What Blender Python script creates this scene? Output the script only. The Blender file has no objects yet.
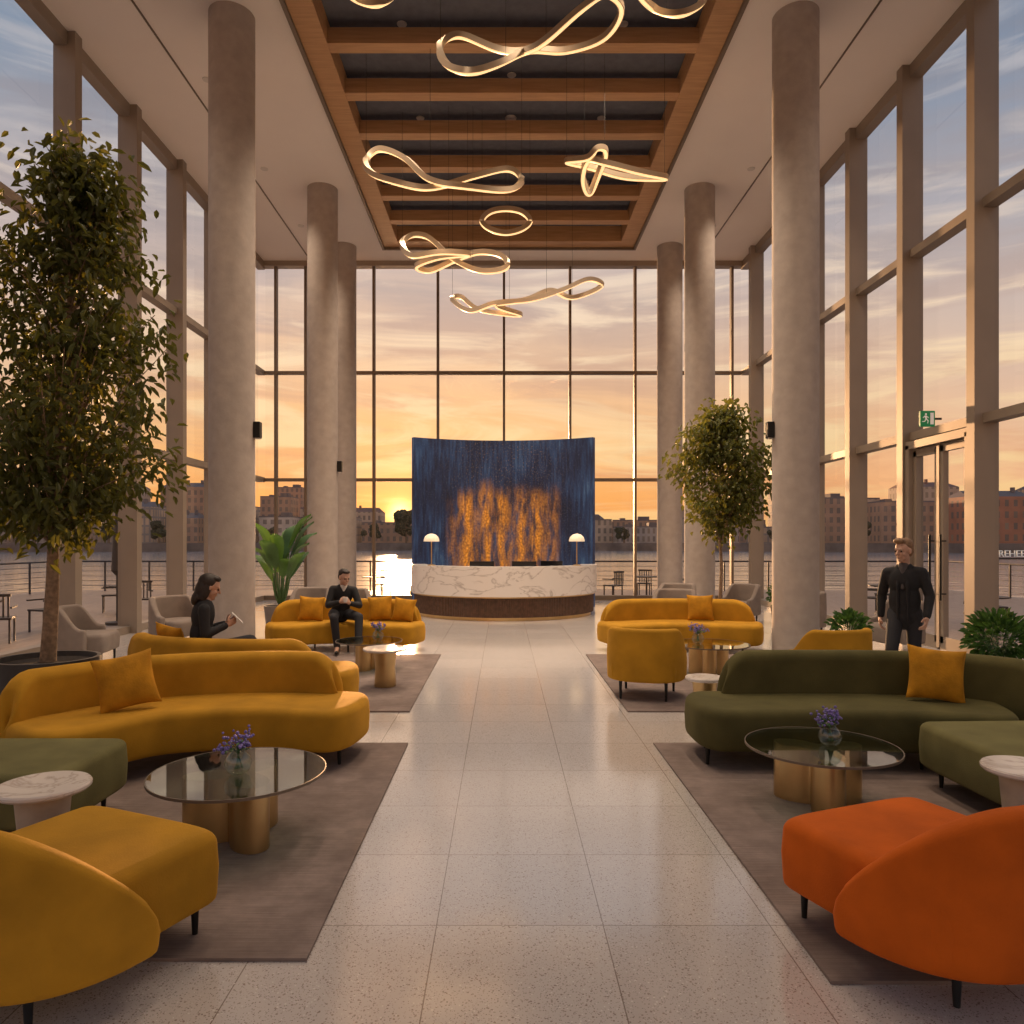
import bpy, math, random, bmesh
from mathutils import Vector, Matrix
random.seed(7)
COL=bpy.context.scene.collection
F=739.6; CX=503.0; CY=541.0; EYE=1.65
def wx(px,d): return (px-CX)*d/F
def wz(py,d): return EYE-(py-CY)*d/F

# ---------------------------------------------------------------- materials
MATS={}
def nn(nt,t,**k):
    n=nt.nodes.new(t)
    for a,b in k.items(): setattr(n,a,b)
    return n
def mat(name,col,rough=.5,metal=0,sheen=0,noise=0,nscale=8,bump=0,bscale=60,emit=None,estr=0,coat=0,ior=1.45,thin=0):
    if name in MATS: return MATS[name]
    m=bpy.data.materials.new(name); m.use_nodes=True; nt=m.node_tree
    b=nt.nodes['Principled BSDF']; MATS[name]=m
    b.inputs['Base Color'].default_value=(*col,1); b.inputs['Roughness'].default_value=rough
    b.inputs['Metallic'].default_value=metal; b.inputs['IOR'].default_value=ior
    if sheen:
        b.inputs['Sheen Weight'].default_value=sheen; b.inputs['Sheen Roughness'].default_value=.35
        b.inputs['Sheen Tint'].default_value=(min(1,col[0]*1.6+.1),min(1,col[1]*1.6+.08),min(1,col[2]*1.6+.04),1)
        b.inputs['Specular IOR Level'].default_value=.2
    if coat: b.inputs['Coat Weight'].default_value=coat
    if emit:
        b.inputs['Emission Color'].default_value=(*emit,1); b.inputs['Emission Strength'].default_value=estr
    if noise or bump:
        tc=nn(nt,'ShaderNodeTexCoord')
    if noise:
        n=nn(nt,'ShaderNodeTexNoise'); n.inputs['Scale'].default_value=nscale; n.inputs['Detail'].default_value=5
        nt.links.new(tc.outputs['Object'],n.inputs['Vector'])
        r=nn(nt,'ShaderNodeValToRGB'); r.color_ramp.elements[0].position=.3; r.color_ramp.elements[1].position=.7
        r.color_ramp.elements[0].color=(*[c*(1-noise) for c in col],1); r.color_ramp.elements[1].color=(*[min(1,c*(1+noise)) for c in col],1)
        nt.links.new(n.outputs['Fac'],r.inputs['Fac']); nt.links.new(r.outputs['Color'],b.inputs['Base Color'])
    if bump:
        n=nn(nt,'ShaderNodeTexNoise'); n.inputs['Scale'].default_value=bscale; n.inputs['Detail'].default_value=3
        nt.links.new(tc.outputs['Object'],n.inputs['Vector'])
        bp=nn(nt,'ShaderNodeBump'); bp.inputs['Strength'].default_value=bump; bp.inputs['Distance'].default_value=.01
        nt.links.new(n.outputs['Fac'],bp.inputs['Height']); nt.links.new(bp.outputs['Normal'],b.inputs['Normal'])
    if thin:
        tr=nn(nt,'ShaderNodeBsdfTranslucent'); tr.inputs['Color'].default_value=(min(1,col[0]*3.4),min(1,col[1]*2.6),col[2]*1.2,1)
        mx=nn(nt,'ShaderNodeMixShader'); mx.inputs[0].default_value=thin
        o=nt.nodes['Material Output']; nt.links.new(b.outputs[0],mx.inputs[1]); nt.links.new(tr.outputs[0],mx.inputs[2]); nt.links.new(mx.outputs[0],o.inputs[0])
    return m
def mathn(nt,op,a,b=None,c=None):
    n=nn(nt,'ShaderNodeMath',operation=op)
    for i,v in enumerate((a,b,c)):
        if v is None: continue
        if isinstance(v,(int,float)): n.inputs[i].default_value=v
        else: nt.links.new(v,n.inputs[i])
    return n.outputs[0]
def ramp(nt,fac,stops):
    r=nn(nt,'ShaderNodeValToRGB'); cr=r.color_ramp
    while len(cr.elements)<len(stops): cr.elements.new(.5)
    for e,(p,c) in zip(cr.elements,stops):
        e.position=p; e.color=(*c,1) if len(c)==3 else c
    nt.links.new(fac,r.inputs['Fac']); return r.outputs['Color']
def mixc(nt,fac,a,b,mode='MIX'):
    n=nn(nt,'ShaderNodeMix',data_type='RGBA',blend_type=mode)
    for s,v in ((0,fac),(6,a),(7,b)):
        if isinstance(v,(int,float)): n.inputs[s].default_value=v
        elif isinstance(v,tuple): n.inputs[s].default_value=(*v,1)
        else: nt.links.new(v,n.inputs[s])
    return n.outputs[2]

MUSTARD=mat('mustard_velvet',(.41,.205,.015),.85,sheen=.45,noise=.2,nscale=3.5,bump=.2,bscale=150)
CUSHION=mat('amber_velvet',(.42,.19,.012),.85,sheen=.4,noise=.25,nscale=9,bump=.35,bscale=90)
ORANGE=mat('orange_velvet',(.50,.098,.007),.85,sheen=.35,noise=.2,nscale=3.5,bump=.2,bscale=150)
OLIVE=mat('olive_velvet',(.082,.072,.025),.88,sheen=.25,noise=.22,nscale=3.5,bump=.2,bscale=150)
OLIVE2=mat('moss_velvet',(.135,.122,.048),.88,sheen=.3,noise=.22,nscale=3.5,bump=.2,bscale=150)
BLACKM=mat('black_metal',(.015,.014,.013),.4,metal=.4)
BRASS=mat('brushed_brass',(.58,.41,.20),.34,metal=1,noise=.1,nscale=5)
BRONZE=mat('dark_bronze',(.17,.13,.095),.5,metal=.3)
TAUPE=mat('taupe_aluminium',(.29,.235,.185),.5,metal=.2,noise=.05,nscale=2)
CONC=mat('concrete_column',(.39,.335,.295),.85,noise=.09,nscale=6,bump=.25,bscale=30)
CEILM=mat('ceiling_plaster',(.78,.71,.65),.85,noise=.02,nscale=1)
COFFER=mat('dark_coffer',(.125,.13,.155),1,noise=.1)
COFFER.node_tree.nodes['Principled BSDF'].inputs['Specular IOR Level'].default_value=.05
SILVER=mat('pendant_casing',(.62,.50,.36),.35,metal=.7)
LED=mat('warm_led',(1,.8,.5),.4,emit=(1,.62,.28),estr=1.15)
LEDD=mat('downlight_led',(1,.85,.6),.4,emit=(1,.72,.42),estr=3)
TRIMW=mat('white_trim',(.6,.55,.5),.5)
DARKPOT=mat('charcoal_planter',(.03,.027,.026),.5,noise=.2,nscale=12)
GREYPOT=mat('grey_planter',(.18,.16,.15),.7,noise=.1)
SOIL=mat('soil',(.03,.02,.012),.95,noise=.4,nscale=40,bump=.6)
BARK=mat('bark',(.24,.16,.10),.9,noise=.35,nscale=25,bump=.6,bscale=70)
LEAF=mat('leaf_green',(.058,.070,.016),.5,noise=.55,nscale=5,thin=.36)
LEAFR=mat('leaf_olive_green',(.072,.088,.022),.5,noise=.5,nscale=5,thin=.36)
LEAF2=mat('leaf_deep',(.04,.10,.03),.4,noise=.45,nscale=5,thin=.3)
SUIT=mat('black_wool',(.014,.014,.016),.85,noise=.15,nscale=30)
TROUSER=mat('charcoal_wool',(.018,.018,.022),.85)
SHIRT=mat('white_shirt',(.6,.57,.53),.8)
SHIRTD=mat('dark_grey_shirt',(.07,.06,.06),.8)
SKIN=mat('skin',(.46,.27,.19),.55,noise=.05)
HAIRD=mat('dark_hair',(.02,.012,.008),.6,noise=.3,nscale=60)
HAIRB=mat('fair_hair',(.20,.115,.06),.6,noise=.3,nscale=60)
EYE_M=mat('eye',(.03,.02,.015),.15)
SHOE=mat('black_leather',(.01,.01,.01),.3)
PALE=mat('beige_upholstery',(.25,.205,.175),.85,sheen=.2,noise=.08)
WOODDARK=mat('walnut_slats',(.085,.042,.024),.45,noise=.35,nscale=14)
DECKC=mat('exterior_metal',(.06,.05,.045),.5,metal=.3)
FLOWER=mat('violet_petals',(.17,.13,.38),.6,noise=.3,nscale=30)
STEM=mat('stem_green',(.06,.13,.04),.6)
SHADE=mat('lamp_shade',(.75,.66,.52),.6,emit=(1,.75,.45),estr=.35)
PAPER=mat('tablet_shell',(.6,.58,.55),.4)
SCREEN=mat('monitor_black',(.01,.01,.012),.25)
GREEN=mat('exit_green',(.01,.17,.07),.4,emit=(.02,.4,.13),estr=.15)
WHITE=mat('sign_white',(.85,.85,.85),.5,emit=(.9,1,.9),estr=.1)
CUP=mat('white_ceramic',(.75,.72,.68),.25)
SHORE=mat('shore_stone',(.22,.17,.14),.9,noise=.3,nscale=.3)

def tglass(name,tint,f0=.04,fmax=.8,rough=.01):
    m=bpy.data.materials.new(name); m.use_nodes=True; nt=m.node_tree
    nt.nodes.clear(); o=nn(nt,'ShaderNodeOutputMaterial'); t=nn(nt,'ShaderNodeBsdfTransparent'); g=nn(nt,'ShaderNodeBsdfGlossy')
    t.inputs['Color'].default_value=(*tint,1); g.inputs['Roughness'].default_value=rough
    lw=nn(nt,'ShaderNodeLayerWeight'); lw.inputs['Blend'].default_value=.5
    fac=mathn(nt,'MULTIPLY_ADD',mathn(nt,'POWER',lw.outputs['Facing'],4),fmax,f0)
    mx=nn(nt,'ShaderNodeMixShader'); nt.links.new(fac,mx.inputs[0]); nt.links.new(t.outputs[0],mx.inputs[1]); nt.links.new(g.outputs[0],mx.inputs[2])
    nt.links.new(mx.outputs[0],o.inputs[0]); return m
GLASS=tglass('window_glass',(.97,.97,.965),.025,.35)
TGLASS=tglass('smoked_table_glass',(.62,.69,.64),.10,.9,.02)
VGLASS=tglass('vase_glass',(.86,.91,.88),.10,.9,.02)

def terrazzo():
    m=bpy.data.materials.new('terrazzo_tile'); m.use_nodes=True; nt=m.node_tree; b=nt.nodes['Principled BSDF']
    tc=nn(nt,'ShaderNodeTexCoord'); mp=nn(nt,'ShaderNodeMapping'); mp.inputs['Location'].default_value=(.285,.4,0)
    nt.links.new(tc.outputs['Object'],mp.inputs[0])
    br=nn(nt,'ShaderNodeTexBrick'); br.offset=0; br.inputs['Scale'].default_value=1
    br.inputs['Brick Width'].default_value=.715; br.inputs['Row Height'].default_value=.715; br.inputs['Mortar Size'].default_value=.0025; br.inputs['Mortar Smooth'].default_value=.1
    br.inputs['Color1'].default_value=(.47,.435,.41,1); br.inputs['Color2'].default_value=(.52,.48,.45,1); br.inputs['Mortar'].default_value=(.22,.18,.16,1)
    nt.links.new(mp.outputs[0],br.inputs['Vector'])
    col=br.outputs['Color']
    for sc,th,c in ((75,.22,(.22,.16,.14)),(125,.24,(.32,.28,.26)),(55,.14,(.70,.66,.62)),(100,.17,(.14,.11,.10)),(36,.10,(.22,.15,.11))):
        v=nn(nt,'ShaderNodeTexVoronoi'); v.inputs['Scale'].default_value=sc; nt.links.new(tc.outputs['Object'],v.inputs['Vector'])
        w=nn(nt,'ShaderNodeTexWhiteNoise'); nt.links.new(v.outputs['Position'],w.inputs['Vector'])
        a=mathn(nt,'LESS_THAN',v.outputs['Distance'],mathn(nt,'MULTIPLY',w.outputs['Value'],th*1.6))
        a2=mathn(nt,'MULTIPLY',a,mathn(nt,'GREATER_THAN',w.outputs['Value'],.42))
        col=mixc(nt,mathn(nt,'MULTIPLY',a2,.75),col,c)
    nt.links.new(col,b.inputs['Base Color'])
    n=nn(nt,'ShaderNodeTexNoise'); n.inputs['Scale'].default_value=3; n.inputs['Detail'].default_value=4; nt.links.new(tc.outputs['Object'],n.inputs['Vector'])
    r=mathn(nt,'MULTIPLY_ADD',n.outputs['Fac'],.08,.09); nt.links.new(r,b.inputs['Roughness']); b.inputs['IOR'].default_value=2.9
    return m
def marble(name,base,vein,sc):
    m=bpy.data.materials.new(name); m.use_nodes=True; nt=m.node_tree; b=nt.nodes['Principled BSDF']
    tc=nn(nt,'ShaderNodeTexCoord'); n=nn(nt,'ShaderNodeTexNoise'); n.inputs['Scale'].default_value=sc; n.inputs['Detail'].default_value=8; n.inputs['Distortion'].default_value=1.5
    mp=nn(nt,'ShaderNodeMapping'); mp.inputs['Rotation'].default_value=(.3,.5,.4); mp.inputs['Scale'].default_value=(.7,.7,1.6)
    nt.links.new(tc.outputs['Object'],mp.inputs[0]); nt.links.new(mp.outputs[0],n.inputs['Vector'])
    d=mathn(nt,'ABSOLUTE',mathn(nt,'SUBTRACT',n.outputs['Fac'],.5))
    c=ramp(nt,d,[(0,vein),(.010,tuple((a+b2)/2 for a,b2 in zip(vein,base))),(.035,base)])
    nt.links.new(c,b.inputs['Base Color']); b.inputs['Roughness'].default_value=.2; return m
def rugmat():
    m=bpy.data.materials.new('wool_rug'); m.use_nodes=True; nt=m.node_tree; b=nt.nodes['Principled BSDF']
    tc=nn(nt,'ShaderNodeTexCoord'); n=nn(nt,'ShaderNodeTexNoise'); n.inputs['Scale'].default_value=2.2; n.inputs['Detail'].default_value=8; n.inputs['Roughness'].default_value=.7
    nt.links.new(tc.outputs['Object'],n.inputs['Vector'])
    c=ramp(nt,n.outputs['Fac'],[(.3,(.15,.108,.09)),(.5,(.22,.163,.138)),(.7,(.32,.245,.21))])
    mp=nn(nt,'ShaderNodeMapping'); mp.inputs['Scale'].default_value=(3,180,1); nt.links.new(tc.outputs['Object'],mp.inputs[0])
    w=nn(nt,'ShaderNodeTexNoise'); w.inputs['Scale'].default_value=1; w.inputs['Detail'].default_value=2; nt.links.new(mp.outputs[0],w.inputs['Vector'])
    c2=mixc(nt,.5,c,ramp(nt,w.outputs['Fac'],[(.3,(.4,.4,.4)),(.7,(1,1,1))]),'MULTIPLY')
    nt.links.new(c2,b.inputs['Base Color']); b.inputs['Roughness'].default_value=.95
    bp=nn(nt,'ShaderNodeBump'); bp.inputs['Strength'].default_value=.5; bp.inputs['Distance'].default_value=.01; nt.links.new(w.outputs['Fac'],bp.inputs['Height']); nt.links.new(bp.outputs[0],b.inputs['Normal'])
    return m
def woodmat(name,a,b_,scale=(1,12,12)):
    m=bpy.data.materials.new(name); m.use_nodes=True; nt=m.node_tree; b=nt.nodes['Principled BSDF']
    tc=nn(nt,'ShaderNodeTexCoord'); mp=nn(nt,'ShaderNodeMapping'); mp.inputs['Scale'].default_value=scale; nt.links.new(tc.outputs['Object'],mp.inputs[0])
    n=nn(nt,'ShaderNodeTexNoise'); n.inputs['Scale'].default_value=2; n.inputs['Detail'].default_value=6; nt.links.new(mp.outputs[0],n.inputs['Vector'])
    nt.links.new(ramp(nt,n.outputs['Fac'],[(.3,a),(.7,b_)]),b.inputs['Base Color']); b.inputs['Roughness'].default_value=.5; return m
def artmat():
    m=bpy.data.materials.new('blue_gold_artwork'); m.use_nodes=True; nt=m.node_tree; b=nt.nodes['Principled BSDF']
    tc=nn(nt,'ShaderNodeTexCoord'); sp=nn(nt,'ShaderNodeSeparateXYZ'); nt.links.new(tc.outputs['Object'],sp.inputs[0]); X,Z=sp.outputs[0],sp.outputs[2]
    def noi(s,sc=1,det=3,off=0):
        mp=nn(nt,'ShaderNodeMapping'); mp.inputs['Scale'].default_value=s; mp.inputs['Location'].default_value=(off,off,off); nt.links.new(tc.outputs['Object'],mp.inputs[0])
        n=nn(nt,'ShaderNodeTexNoise'); n.inputs['Scale'].default_value=sc; n.inputs['Detail'].default_value=det; nt.links.new(mp.outputs[0],n.inputs['Vector']); return n.outputs['Fac']
    st=noi((17,.01,1.5),1,6); st3=noi((1.6,.01,.6),1,2); fine=noi((45,.01,38),1,2,5)
    base=ramp(nt,mathn(nt,'MULTIPLY_ADD',st3,.6,mathn(nt,'MULTIPLY',st,.6)),[(.40,(.003,.004,.012)),(.58,(.007,.013,.036)),(.70,(.014,.034,.082)),(.85,(.055,.105,.17))])
    base=mixc(nt,mathn(nt,'MULTIPLY',mathn(nt,'GREATER_THAN',fine,.64),.22),base,(.20,.26,.32))
    ax=mathn(nt,'ABSOLUTE',X)
    Xw=mathn(nt,'ADD',X,mathn(nt,'MULTIPLY',mathn(nt,'SUBTRACT',noi((1.3,.01,.01),1,2,2.2),.5),.5))
    band=mathn(nt,'MULTIPLY_ADD',mathn(nt,'COSINE',mathn(nt,'MULTIPLY',Xw,2*math.pi/.46)),.5,.5)
    w=nn(nt,'ShaderNodeTexWhiteNoise',noise_dimensions='1D'); nt.links.new(mathn(nt,'FLOOR',mathn(nt,'MULTIPLY_ADD',Xw,1/.46,7.5)),w.inputs['W'])
    h=mathn(nt,'MULTIPLY_ADD',w.outputs['Value'],.55,2.55)
    inside=nn(nt,'ShaderNodeMapRange'); inside.clamp=True; inside.interpolation_type='SMOOTHSTEP'
    nt.links.new(mathn(nt,'SUBTRACT',h,Z),inside.inputs[0]); inside.inputs[1].default_value=-.30; inside.inputs[2].default_value=.30
    sidem=nn(nt,'ShaderNodeMapRange'); nt.links.new(ax,sidem.inputs[0]); sidem.inputs[1].default_value=1.5; sidem.inputs[2].default_value=1.1
    bandm=mathn(nt,'MULTIPLY_ADD',band,.55,.45)
    vst=noi((9,.01,2.2),1,5,3.3)
    vs_=nn(nt,'ShaderNodeMapRange'); nt.links.new(vst,vs_.inputs[0]); vs_.inputs[1].default_value=.38; vs_.inputs[2].default_value=.60; vs_.inputs[3].default_value=.12
    g=mathn(nt,'MULTIPLY',mathn(nt,'MULTIPLY',inside.outputs[0],sidem.outputs[0]),mathn(nt,'MULTIPLY',bandm,vs_.outputs[0]))
    speck=noi((22,.01,16),1,5)
    gold=ramp(nt,speck,[(.35,(.26,.085,.010)),(.55,(.50,.19,.02)),(.75,(.70,.33,.06))])
    sc2=mathn(nt,'MULTIPLY',mathn(nt,'GREATER_THAN',noi((34,.01,30),1,4),.62),.5)
    cen=nn(nt,'ShaderNodeMapRange'); nt.links.new(ax,cen.inputs[0]); cen.inputs[1].default_value=1.9; cen.inputs[2].default_value=.8
    base=mixc(nt,mathn(nt,'MULTIPLY',sc2,cen.outputs[0]),base,(.24,.14,.06))
    c=mixc(nt,g,base,gold)
    nt.links.new(c,b.inputs['Base Color']); b.inputs['Roughness'].default_value=.5
    nt.links.new(c,b.inputs['Emission Color']); b.inputs['Emission Strength'].default_value=.6  # panel is no light source; a glow is added in its own colours
    return m
def facade(name,wall,win,lit=.1,bw=2.6,rh=3.0,ms=.7):
    m=bpy.data.materials.new(name); m.use_nodes=True; nt=m.node_tree; b=nt.nodes['Principled BSDF']
    tc=nn(nt,'ShaderNodeTexCoord'); sp=nn(nt,'ShaderNodeSeparateXYZ'); nt.links.new(tc.outputs['Object'],sp.inputs[0])
    cb=nn(nt,'ShaderNodeCombineXYZ'); nt.links.new(mathn(nt,'ADD',sp.outputs[0],sp.outputs[1]),cb.inputs[0]); nt.links.new(sp.outputs[2],cb.inputs[1])
    br=nn(nt,'ShaderNodeTexBrick'); br.offset=0; br.inputs['Scale'].default_value=1; br.inputs['Brick Width'].default_value=bw; br.inputs['Row Height'].default_value=rh
    br.inputs['Mortar Size'].default_value=ms; br.inputs['Mortar Smooth'].default_value=0; br.inputs['Bias'].default_value=-.2
    br.inputs['Color1'].default_value=(*win,1); br.inputs['Color2'].default_value=(win[0]+lit,win[1]+lit*.6,win[2]+lit*.25,1); br.inputs['Mortar'].default_value=(*wall,1)
    n=nn(nt,'ShaderNodeTexNoise'); n.inputs['Scale'].default_value=.25; nt.links.new(tc.outputs['Object'],n.inputs['Vector'])
    c=mixc(nt,1.0,br.outputs['Color'],ramp(nt,n.outputs['Fac'],[(.3,(.7,.7,.7)),(.7,(1,1,1))]),'MULTIPLY')
    nt.links.new(cb.outputs[0],br.inputs['Vector']); nt.links.new(c,b.inputs['Base Color']); b.inputs['Roughness'].default_value=.7
    b.inputs['Emission Color'].default_value=(1,.62,.40,1); b.inputs['Emission Strength'].default_value=.035; return m  # faint warm emission puts distance haze into the whole facade
def watermat():
    m=bpy.data.materials.new('harbour_water'); m.use_nodes=True; nt=m.node_tree; b=nt.nodes['Principled BSDF']
    b.inputs['Base Color'].default_value=(.45,.38,.35,1); b.inputs['Roughness'].default_value=.15; b.inputs['IOR'].default_value=2.2
    tc=nn(nt,'ShaderNodeTexCoord'); mp=nn(nt,'ShaderNodeMapping'); mp.inputs['Scale'].default_value=(.12,.5,1); nt.links.new(tc.outputs['Object'],mp.inputs[0])
    n=nn(nt,'ShaderNodeTexNoise'); n.inputs['Scale'].default_value=1.2; n.inputs['Detail'].default_value=4; nt.links.new(mp.outputs[0],n.inputs['Vector'])
    bp=nn(nt,'ShaderNodeBump'); bp.inputs['Strength'].default_value=.4; bp.inputs['Distance'].default_value=.25; nt.links.new(n.outputs['Fac'],bp.inputs['Height']); nt.links.new(bp.outputs[0],b.inputs['Normal'])
    return m
FLOORM=terrazzo(); MARBLE=marble('white_marble',(.70,.65,.61),(.42,.37,.34),1.6); MARBLES=marble('marble_table_top',(.64,.57,.51),(.45,.38,.33),5)
RUG=rugmat(); OAK=woodmat('oak_beam',(.38,.205,.088),(.49,.28,.13)); DECK=woodmat('timber_deck',(.26,.18,.13),(.38,.28,.21),(9,1,1)); ART=artmat(); WATER=watermat()

# ---------------------------------------------------------------- mesh helpers
class B:
    def __init__(s): s.v=[]; s.f=[]
    def add(s,vs,fs):
        o=len(s.v); s.v+= [tuple(v) for v in vs]; s.f+=[tuple(i+o for i in f) for f in fs]; return s
    def box(s,c,d,M=None):
        x,y,z=[k/2 for k in d]; vs=[Vector((a*x,b*y,e*z)) for a in(-1,1) for b in(-1,1) for e in(-1,1)]
        if M is not None: vs=[M@v for v in vs]
        vs=[v+Vector(c) for v in vs]
        return s.add(vs,[(0,1,3,2),(4,6,7,5),(0,4,5,1),(2,3,7,6),(0,2,6,4),(1,5,7,3)])
    def tube(s,pts,radii,seg=8,closed=False,cap=True,prof=None):
        pts=[Vector(p) for p in pts]; n=len(pts)
        if isinstance(radii,(int,float)): radii=[radii]*n
        vs=[];fs=[]; up=None
        for i,p in enumerate(pts):
            if closed: t=pts[(i+1)%n]-pts[i-1]
            else: t=pts[min(i+1,n-1)]-pts[max(i-1,0)]
            t.normalize()
            if prof is not None:
                a=t.cross(Vector((0,0,1)));
                if a.length<1e-3: a=Vector((1,0,0))
                a.normalize(); b=a.cross(t)
            else:
                if up is None:
                    up=Vector((0,0,1)) if abs(t.z)<.9 else Vector((1,0,0))
                a=t.cross(up); a.normalize(); b=a.cross(t); up=b
            if prof is None:
                for k in range(seg):
                    an=2*math.pi*k/seg; vs.append(p+(a*math.cos(an)+b*math.sin(an))*radii[i])
            else:
                for (u,w) in prof: vs.append(p+a*u+b*w)
        if prof is not None: seg=len(prof)
        for i in range(n if closed else n-1):
            j=(i+1)%n
            for k in range(seg):
                l=(k+1)%seg; fs.append((i*seg+k,i*seg+l,j*seg+l,j*seg+k))
        if cap and not closed:
            fs.append(tuple(range(seg))[::-1]); fs.append(tuple((n-1)*seg+k for k in range(seg)))
        return s.add(vs,fs)
    def lathe(s,prof,seg=40,c=(0,0,0),closed=False):
        vs=[];fs=[];n=len(prof)
        for r,z in prof:
            for k in range(seg):
                a=2*math.pi*k/seg; vs.append((c[0]+r*math.cos(a),c[1]+r*math.sin(a),c[2]+z))
        for i in range(n if closed else n-1):
            j=(i+1)%n
            for k in range(seg):
                l=(k+1)%seg; fs.append((i*seg+k,i*seg+l,j*seg+l,j*seg+k))
        if not closed:
            if prof[0][0]>.0005: fs.append(tuple(range(seg))[::-1])
            if prof[-1][0]>.0005: fs.append(tuple((n-1)*seg+k for k in range(seg)))
        return s.add(vs,fs)
    def prism(s,poly,z0,z1):
        n=len(poly); vs=[(x,y,z0) for x,y in poly]+[(x,y,z1) for x,y in poly]
        fs=[tuple(range(n))[::-1],tuple(range(n,2*n))]+[(i,(i+1)%n,n+(i+1)%n,n+i) for i in range(n)]
        return s.add(vs,fs)
    def obj(s,name,m,parent=None,smooth=False,bev=0,angle=40):
        me=bpy.data.meshes.new(name); me.from_pydata(s.v,[],s.f); me.materials.append(m)
        bm=bmesh.new(); bm.from_mesh(me); bmesh.ops.recalc_face_normals(bm,faces=bm.faces); bm.to_mesh(me); bm.free()
        if smooth:
            me.polygons.foreach_set('use_smooth',[True]*len(me.polygons))
            try: me.set_sharp_from_angle(angle=math.radians(angle))
            except Exception: pass
        o=bpy.data.objects.new(name,me); COL.objects.link(o)
        if parent: o.parent=parent
        if bev:
            b=o.modifiers.new('bevel','BEVEL'); b.width=bev; b.segments=2; b.limit_method='ANGLE'
        return o
def tag(o,label,cat,group=None,kind=None):
    o['label']=label; o['category']=cat
    if group:o['group']=group
    if kind:o['kind']=kind
    return o
def thing(name,label,cat,loc=(0,0,0),rz=0,group=None):
    e=bpy.data.objects.new(name,None); e.empty_display_size=.1; e.location=loc; e.rotation_euler=(0,0,rz); COL.objects.link(e)
    return tag(e,label,cat,group)
def struct(o): o['kind']='structure'; return o
def clone(root,loc,rz=None,label=None):
    kids=[c for c in bpy.data.objects if c.parent==root]
    def cp(o,par):
        n=o.copy(); COL.objects.link(n); n.parent=par
        for c in [c for c in bpy.data.objects if c.parent==o and c is not n]: cp(c,n)
        return n
    n=root.copy(); COL.objects.link(n); n.location=loc
    if rz is not None: n.rotation_euler=(0,0,rz)
    for c in kids: cp(c,n)
    if label: n['label']=label
    return n
def crom(ctrl,n,closed=False):
    P=[Vector(p) for p in ctrl]; out=[]; m=len(P); segs=m if closed else m-1
    for i in range(n):
        u=i/n*segs if closed else i/(n-1)*segs
        k=min(int(u),segs-1); t=u-k
        if closed: p0,p1,p2,p3=P[(k-1)%m],P[k%m],P[(k+1)%m],P[(k+2)%m]
        else: p0=P[k-1] if k>0 else P[0]*2-P[1]; p1=P[k]; p2=P[k+1]; p3=P[k+2] if k+2<m else P[m-1]*2-P[m-2]
        out.append(.5*((2*p1)+(p2-p0)*t+(2*p0-5*p1+4*p2-p3)*t*t+(3*p1-p0-3*p2+p3)*t**3))
    return out
def slab(path,w,z0,z1,bev,cap,ztop=None,n=48,pw=.75,zbot=None):
    P=crom([(a,b,0) for a,b in path],n)
    st=[]
    T=[(P[min(i+1,n-1)]-P[max(i-1,0)]).normalized() for i in range(n)]
    N=[Vector((-t.y,t.x,0)) for t in T]
    L=sum((P[i+1]-P[i]).length for i in range(n-1))+2*cap
    nc=10
    for k in range(nc):
        ph=math.pi/2*k/nc; st.append((P[0],N[0],T[0],-math.cos(ph)**pw,math.sin(ph)**pw,cap*(1-math.cos(ph)**pw)/L))
    acc=cap
    for i in range(n):
        st.append((P[i],N[i],T[i],0,1,acc/L))
        if i<n-1: acc+=(P[i+1]-P[i]).length
    for k in range(1,nc+1):
        ph=math.pi/2*(1-k/nc); c=math.cos(ph)**pw if k else 0
        sn=math.sin(ph)**pw if k<nc else 0
        st.append((P[-1],N[-1],T[-1],c,sn,(L-cap+cap*c)/L))
    m=len(st)
    def ring(s,zf):
        Ls=[];Rs=[]
        for (p,nv,t,cf,sf,tt) in st:
            c=max(cap-s,.004)*cf; ww=max(w-s,.004)*sf
            z=zf(tt); q=p+t*c
            Ls.append((q.x+nv.x*ww,q.y+nv.y*ww,z)); Rs.append((q.x-nv.x*ww,q.y-nv.y*ww,z))
        return Ls+Rs[1:-1][::-1]
    zt=(lambda t:z1) if ztop is None else ztop
    zb_=(lambda t:z0) if zbot is None else zbot
    rings=[]
    bb=min(bev*.6,.06)
    for k in range(4):
        a=math.pi/2*k/3; rings.append(ring(bb*(1-math.sin(a)),lambda t,a=a:zb_(t)+bb*(1-math.cos(a))))
    rings.append(ring(-.006,lambda t:(zb_(t)+zt(t))/2))
    for k in range(8):
        a=math.pi/2*k/7; rings.append(ring(bev*(1-math.cos(a)),lambda t,a=a:max(zt(t)-bev+bev*math.sin(a),zb_(t)+bb+.01+.002*k)))
    vs=[v for r in rings for v in r]; M=len(rings[0]); fs=[]
    for i in range(len(rings)-1):
        for k in range(M):
            l=(k+1)%M; fs.append((i*M+k,i*M+l,(i+1)*M+l,(i+1)*M+k))
    def capf(o):
        R=lambda k:o+m+(m-2-k)
        fs.append((o,o+1,R(1)))
        for k in range(1,m-2): fs.append((o+k,o+k+1,R(k+1),R(k)))
        fs.append((o+m-2,o+m-1,R(m-2)))
    capf(0); capf((len(rings)-1)*M)
    return B().add(vs,fs)
def roundtop(za,zb,p=.12):
    def f(t):
        e=min(t,1-t)/p
        if e>=1: return za
        return zb+(za-zb)*math.sqrt(max(0,1-(1-e)**2))
    return f
def leg(x,y,h,parent,r=.02,r2=.012,m=None):
    b=B().lathe([(r2,0),(r,h)],12,(x,y,0)); o=b.obj('leg',m or BLACKM,parent,True); return o

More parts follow.
